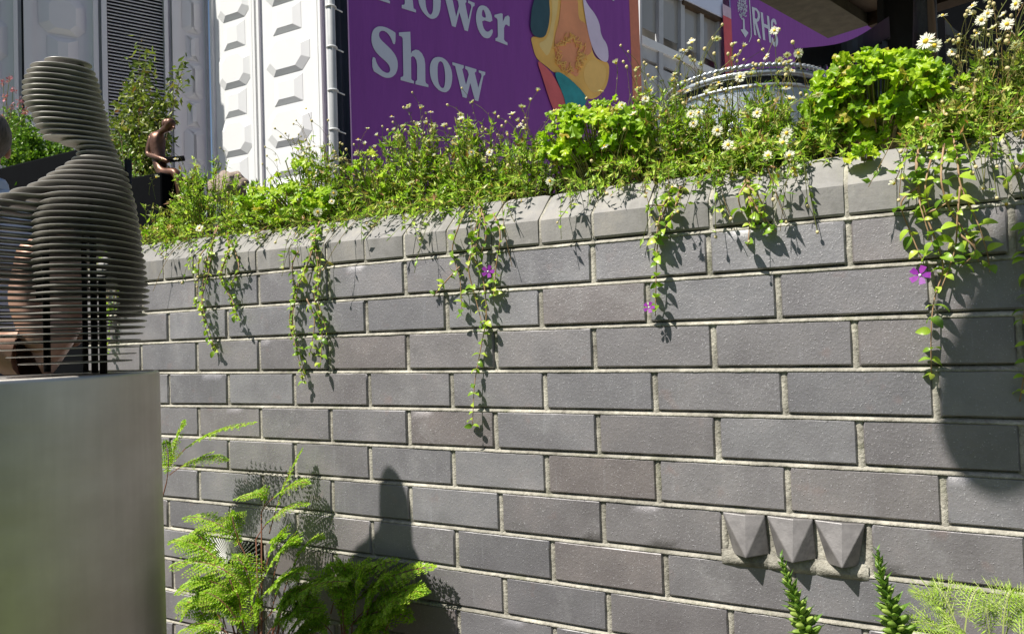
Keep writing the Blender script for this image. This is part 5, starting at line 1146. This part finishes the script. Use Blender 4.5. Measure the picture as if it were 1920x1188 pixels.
for v in m.v:
    q = Vector(v) * (1 + .03 * noise.noise(Vector(v) * 4)); vs.append(c + fx * q.x * .098 + sx * q.y * .088 + Vector((0, 0, q.z * .108 if q.z > 0 else q.z * (.10 if v[0] < .2 else .05))))
m.v = [tuple(v) for v in vs]; m.build('hair', HAIR, man, True)
for s_ in (-1, 1):
    m = MB(); m.ball(bpnt(.02, s_ * .087, zc - .005), (.018, .012, .032), 10, 8); m.build('ear', SKIN, man, True)
m = MB(); m.tube([bpnt(.09, 0, zc + .01), bpnt(.115, 0, zc - .03), bpnt(.095, 0, zc - .04)], [.008, .014, .01], 8); m.build('nose', SKIN, man, True)

# ---------------------------------------------------------------- behind the camera: what the steel and the shade reflect
def hedge(x0, x1, y0, y1, h, lab, n=9000):
    e = empty('clipped_hedge', ((x0 + x1) / 2, (y0 + y1) / 2, GZ), lab, 'hedge', None); lv = Leaves()
    for i in range(n):
        f = rng.integers(0, 3); x = rng.uniform(x0, x1); y = rng.uniform(y0, y1); z = GZ + rng.uniform(0, h)
        if f == 0: y = y1
        elif f == 1: z = GZ + h
        p = Vector((x, y, z)) + nrm3(.03); lv.add(p, nrm3(1), rng.uniform(.06, .1), .022)
    mb_ = MB(); lv.mesh(mb_, OVAL); tag(mesh_o('foliage', mb_.v, mb_.f, HEDGE, e), kind='stuff')
    m_ = MB(); m_.box((x0 + .05, y0 + .05, GZ), (x1 - .05, y1 - .05, GZ + h - .04)); m_.build('inner_growth', mat('dark_foliage', (.02, .035, .01), .9), e)
hedge(-6, 8, -6.2, -5.2, 2.2, 'long clipped hedge across the path behind the viewer')
tag(mesh_o('lawn', [(-8, -5.2, GZ + .02), (9, -5.2, GZ + .02), (9, -.9, GZ + .02), (-8, -.9, GZ + .02)], [(0, 1, 2, 3)], mat('lawn_turf', (.08, .12, .02), .9, var=.4, scale=60, bs=.8, bd=.01, bscale=120)), kind='structure')
# unseen blocker added overhead, shaped to throw the oval shade at right
wp = at(1862, 640, 0) ; LD = 1.9; lc = wp - SUN * LD
ln_ = empty('shade_blocker', lc, 'unseen oval blocker added overhead to shade the right of the wall', 'blocker')
axl = None
def wallpt(px_, py_): return at(px_, py_, 0) - SUN * LD
out = [wallpt(x, y) for x, y in ((1870, 972), (1788, 925), (1738, 820), (1744, 710), (1780, 600), (1832, 480), (1890, 370), (1990, 290), (2110, 400), (2120, 560), (2080, 700), (2020, 840), (1950, 940))]
cen = sum(out, Vector()) / len(out); m = MB(); vs = [cen - SUN * .05] + [cen + SUN * .05] + out + [cen + (p - cen) * .75 - SUN * .04 for p in out] + [cen + (p - cen) * .75 + SUN * .04 for p in out]; n = len(out)
fs = []
for i in range(n):
    j = (i + 1) % n; fs += [(2 + i, 2 + j, 2 + n + j, 2 + n + i), (2 + n + i, 2 + n + j, 0), (2 + i, 2 + 2 * n + i, 2 + 2 * n + j, 2 + j), (2 + 2 * n + i, 1, 2 + 2 * n + j)]
m.add(vs, fs); o = m.build('shade', BLOCKM, ln_, True); md = o.modifiers.new('s', 'SUBSURF'); md.levels = 2; md.render_levels = 2
tp = max(out, key=lambda p: p.z); m = MB(); m.tube([tp - Vector((0, 0, .03)), tp + Vector((0, 0, 1.2))], .003, 6); m.build('cord', TIMB, ln_)
bmz = tp.z + 1.2; be = empty('added_beam', (tp.x + 1.5, tp.y, bmz), 'unseen timber beam added to hold up the shadow blocker', 'beam')  # beam and post added only to carry the unseen blocker
m = MB(); m.box((tp.x - .05, tp.y - .06, bmz), (tp.x + 3.2, tp.y + .06, bmz + .14)); m.build('timber', TIMB, be)
m = MB(); m.box((tp.x + 3.05, tp.y - .07, GZ), (tp.x + 3.19, tp.y + .07, bmz - .002)); m.build('post', TIMB, be)
for o in list(bpy.data.objects):
    if '_o' in o: del o['_o']
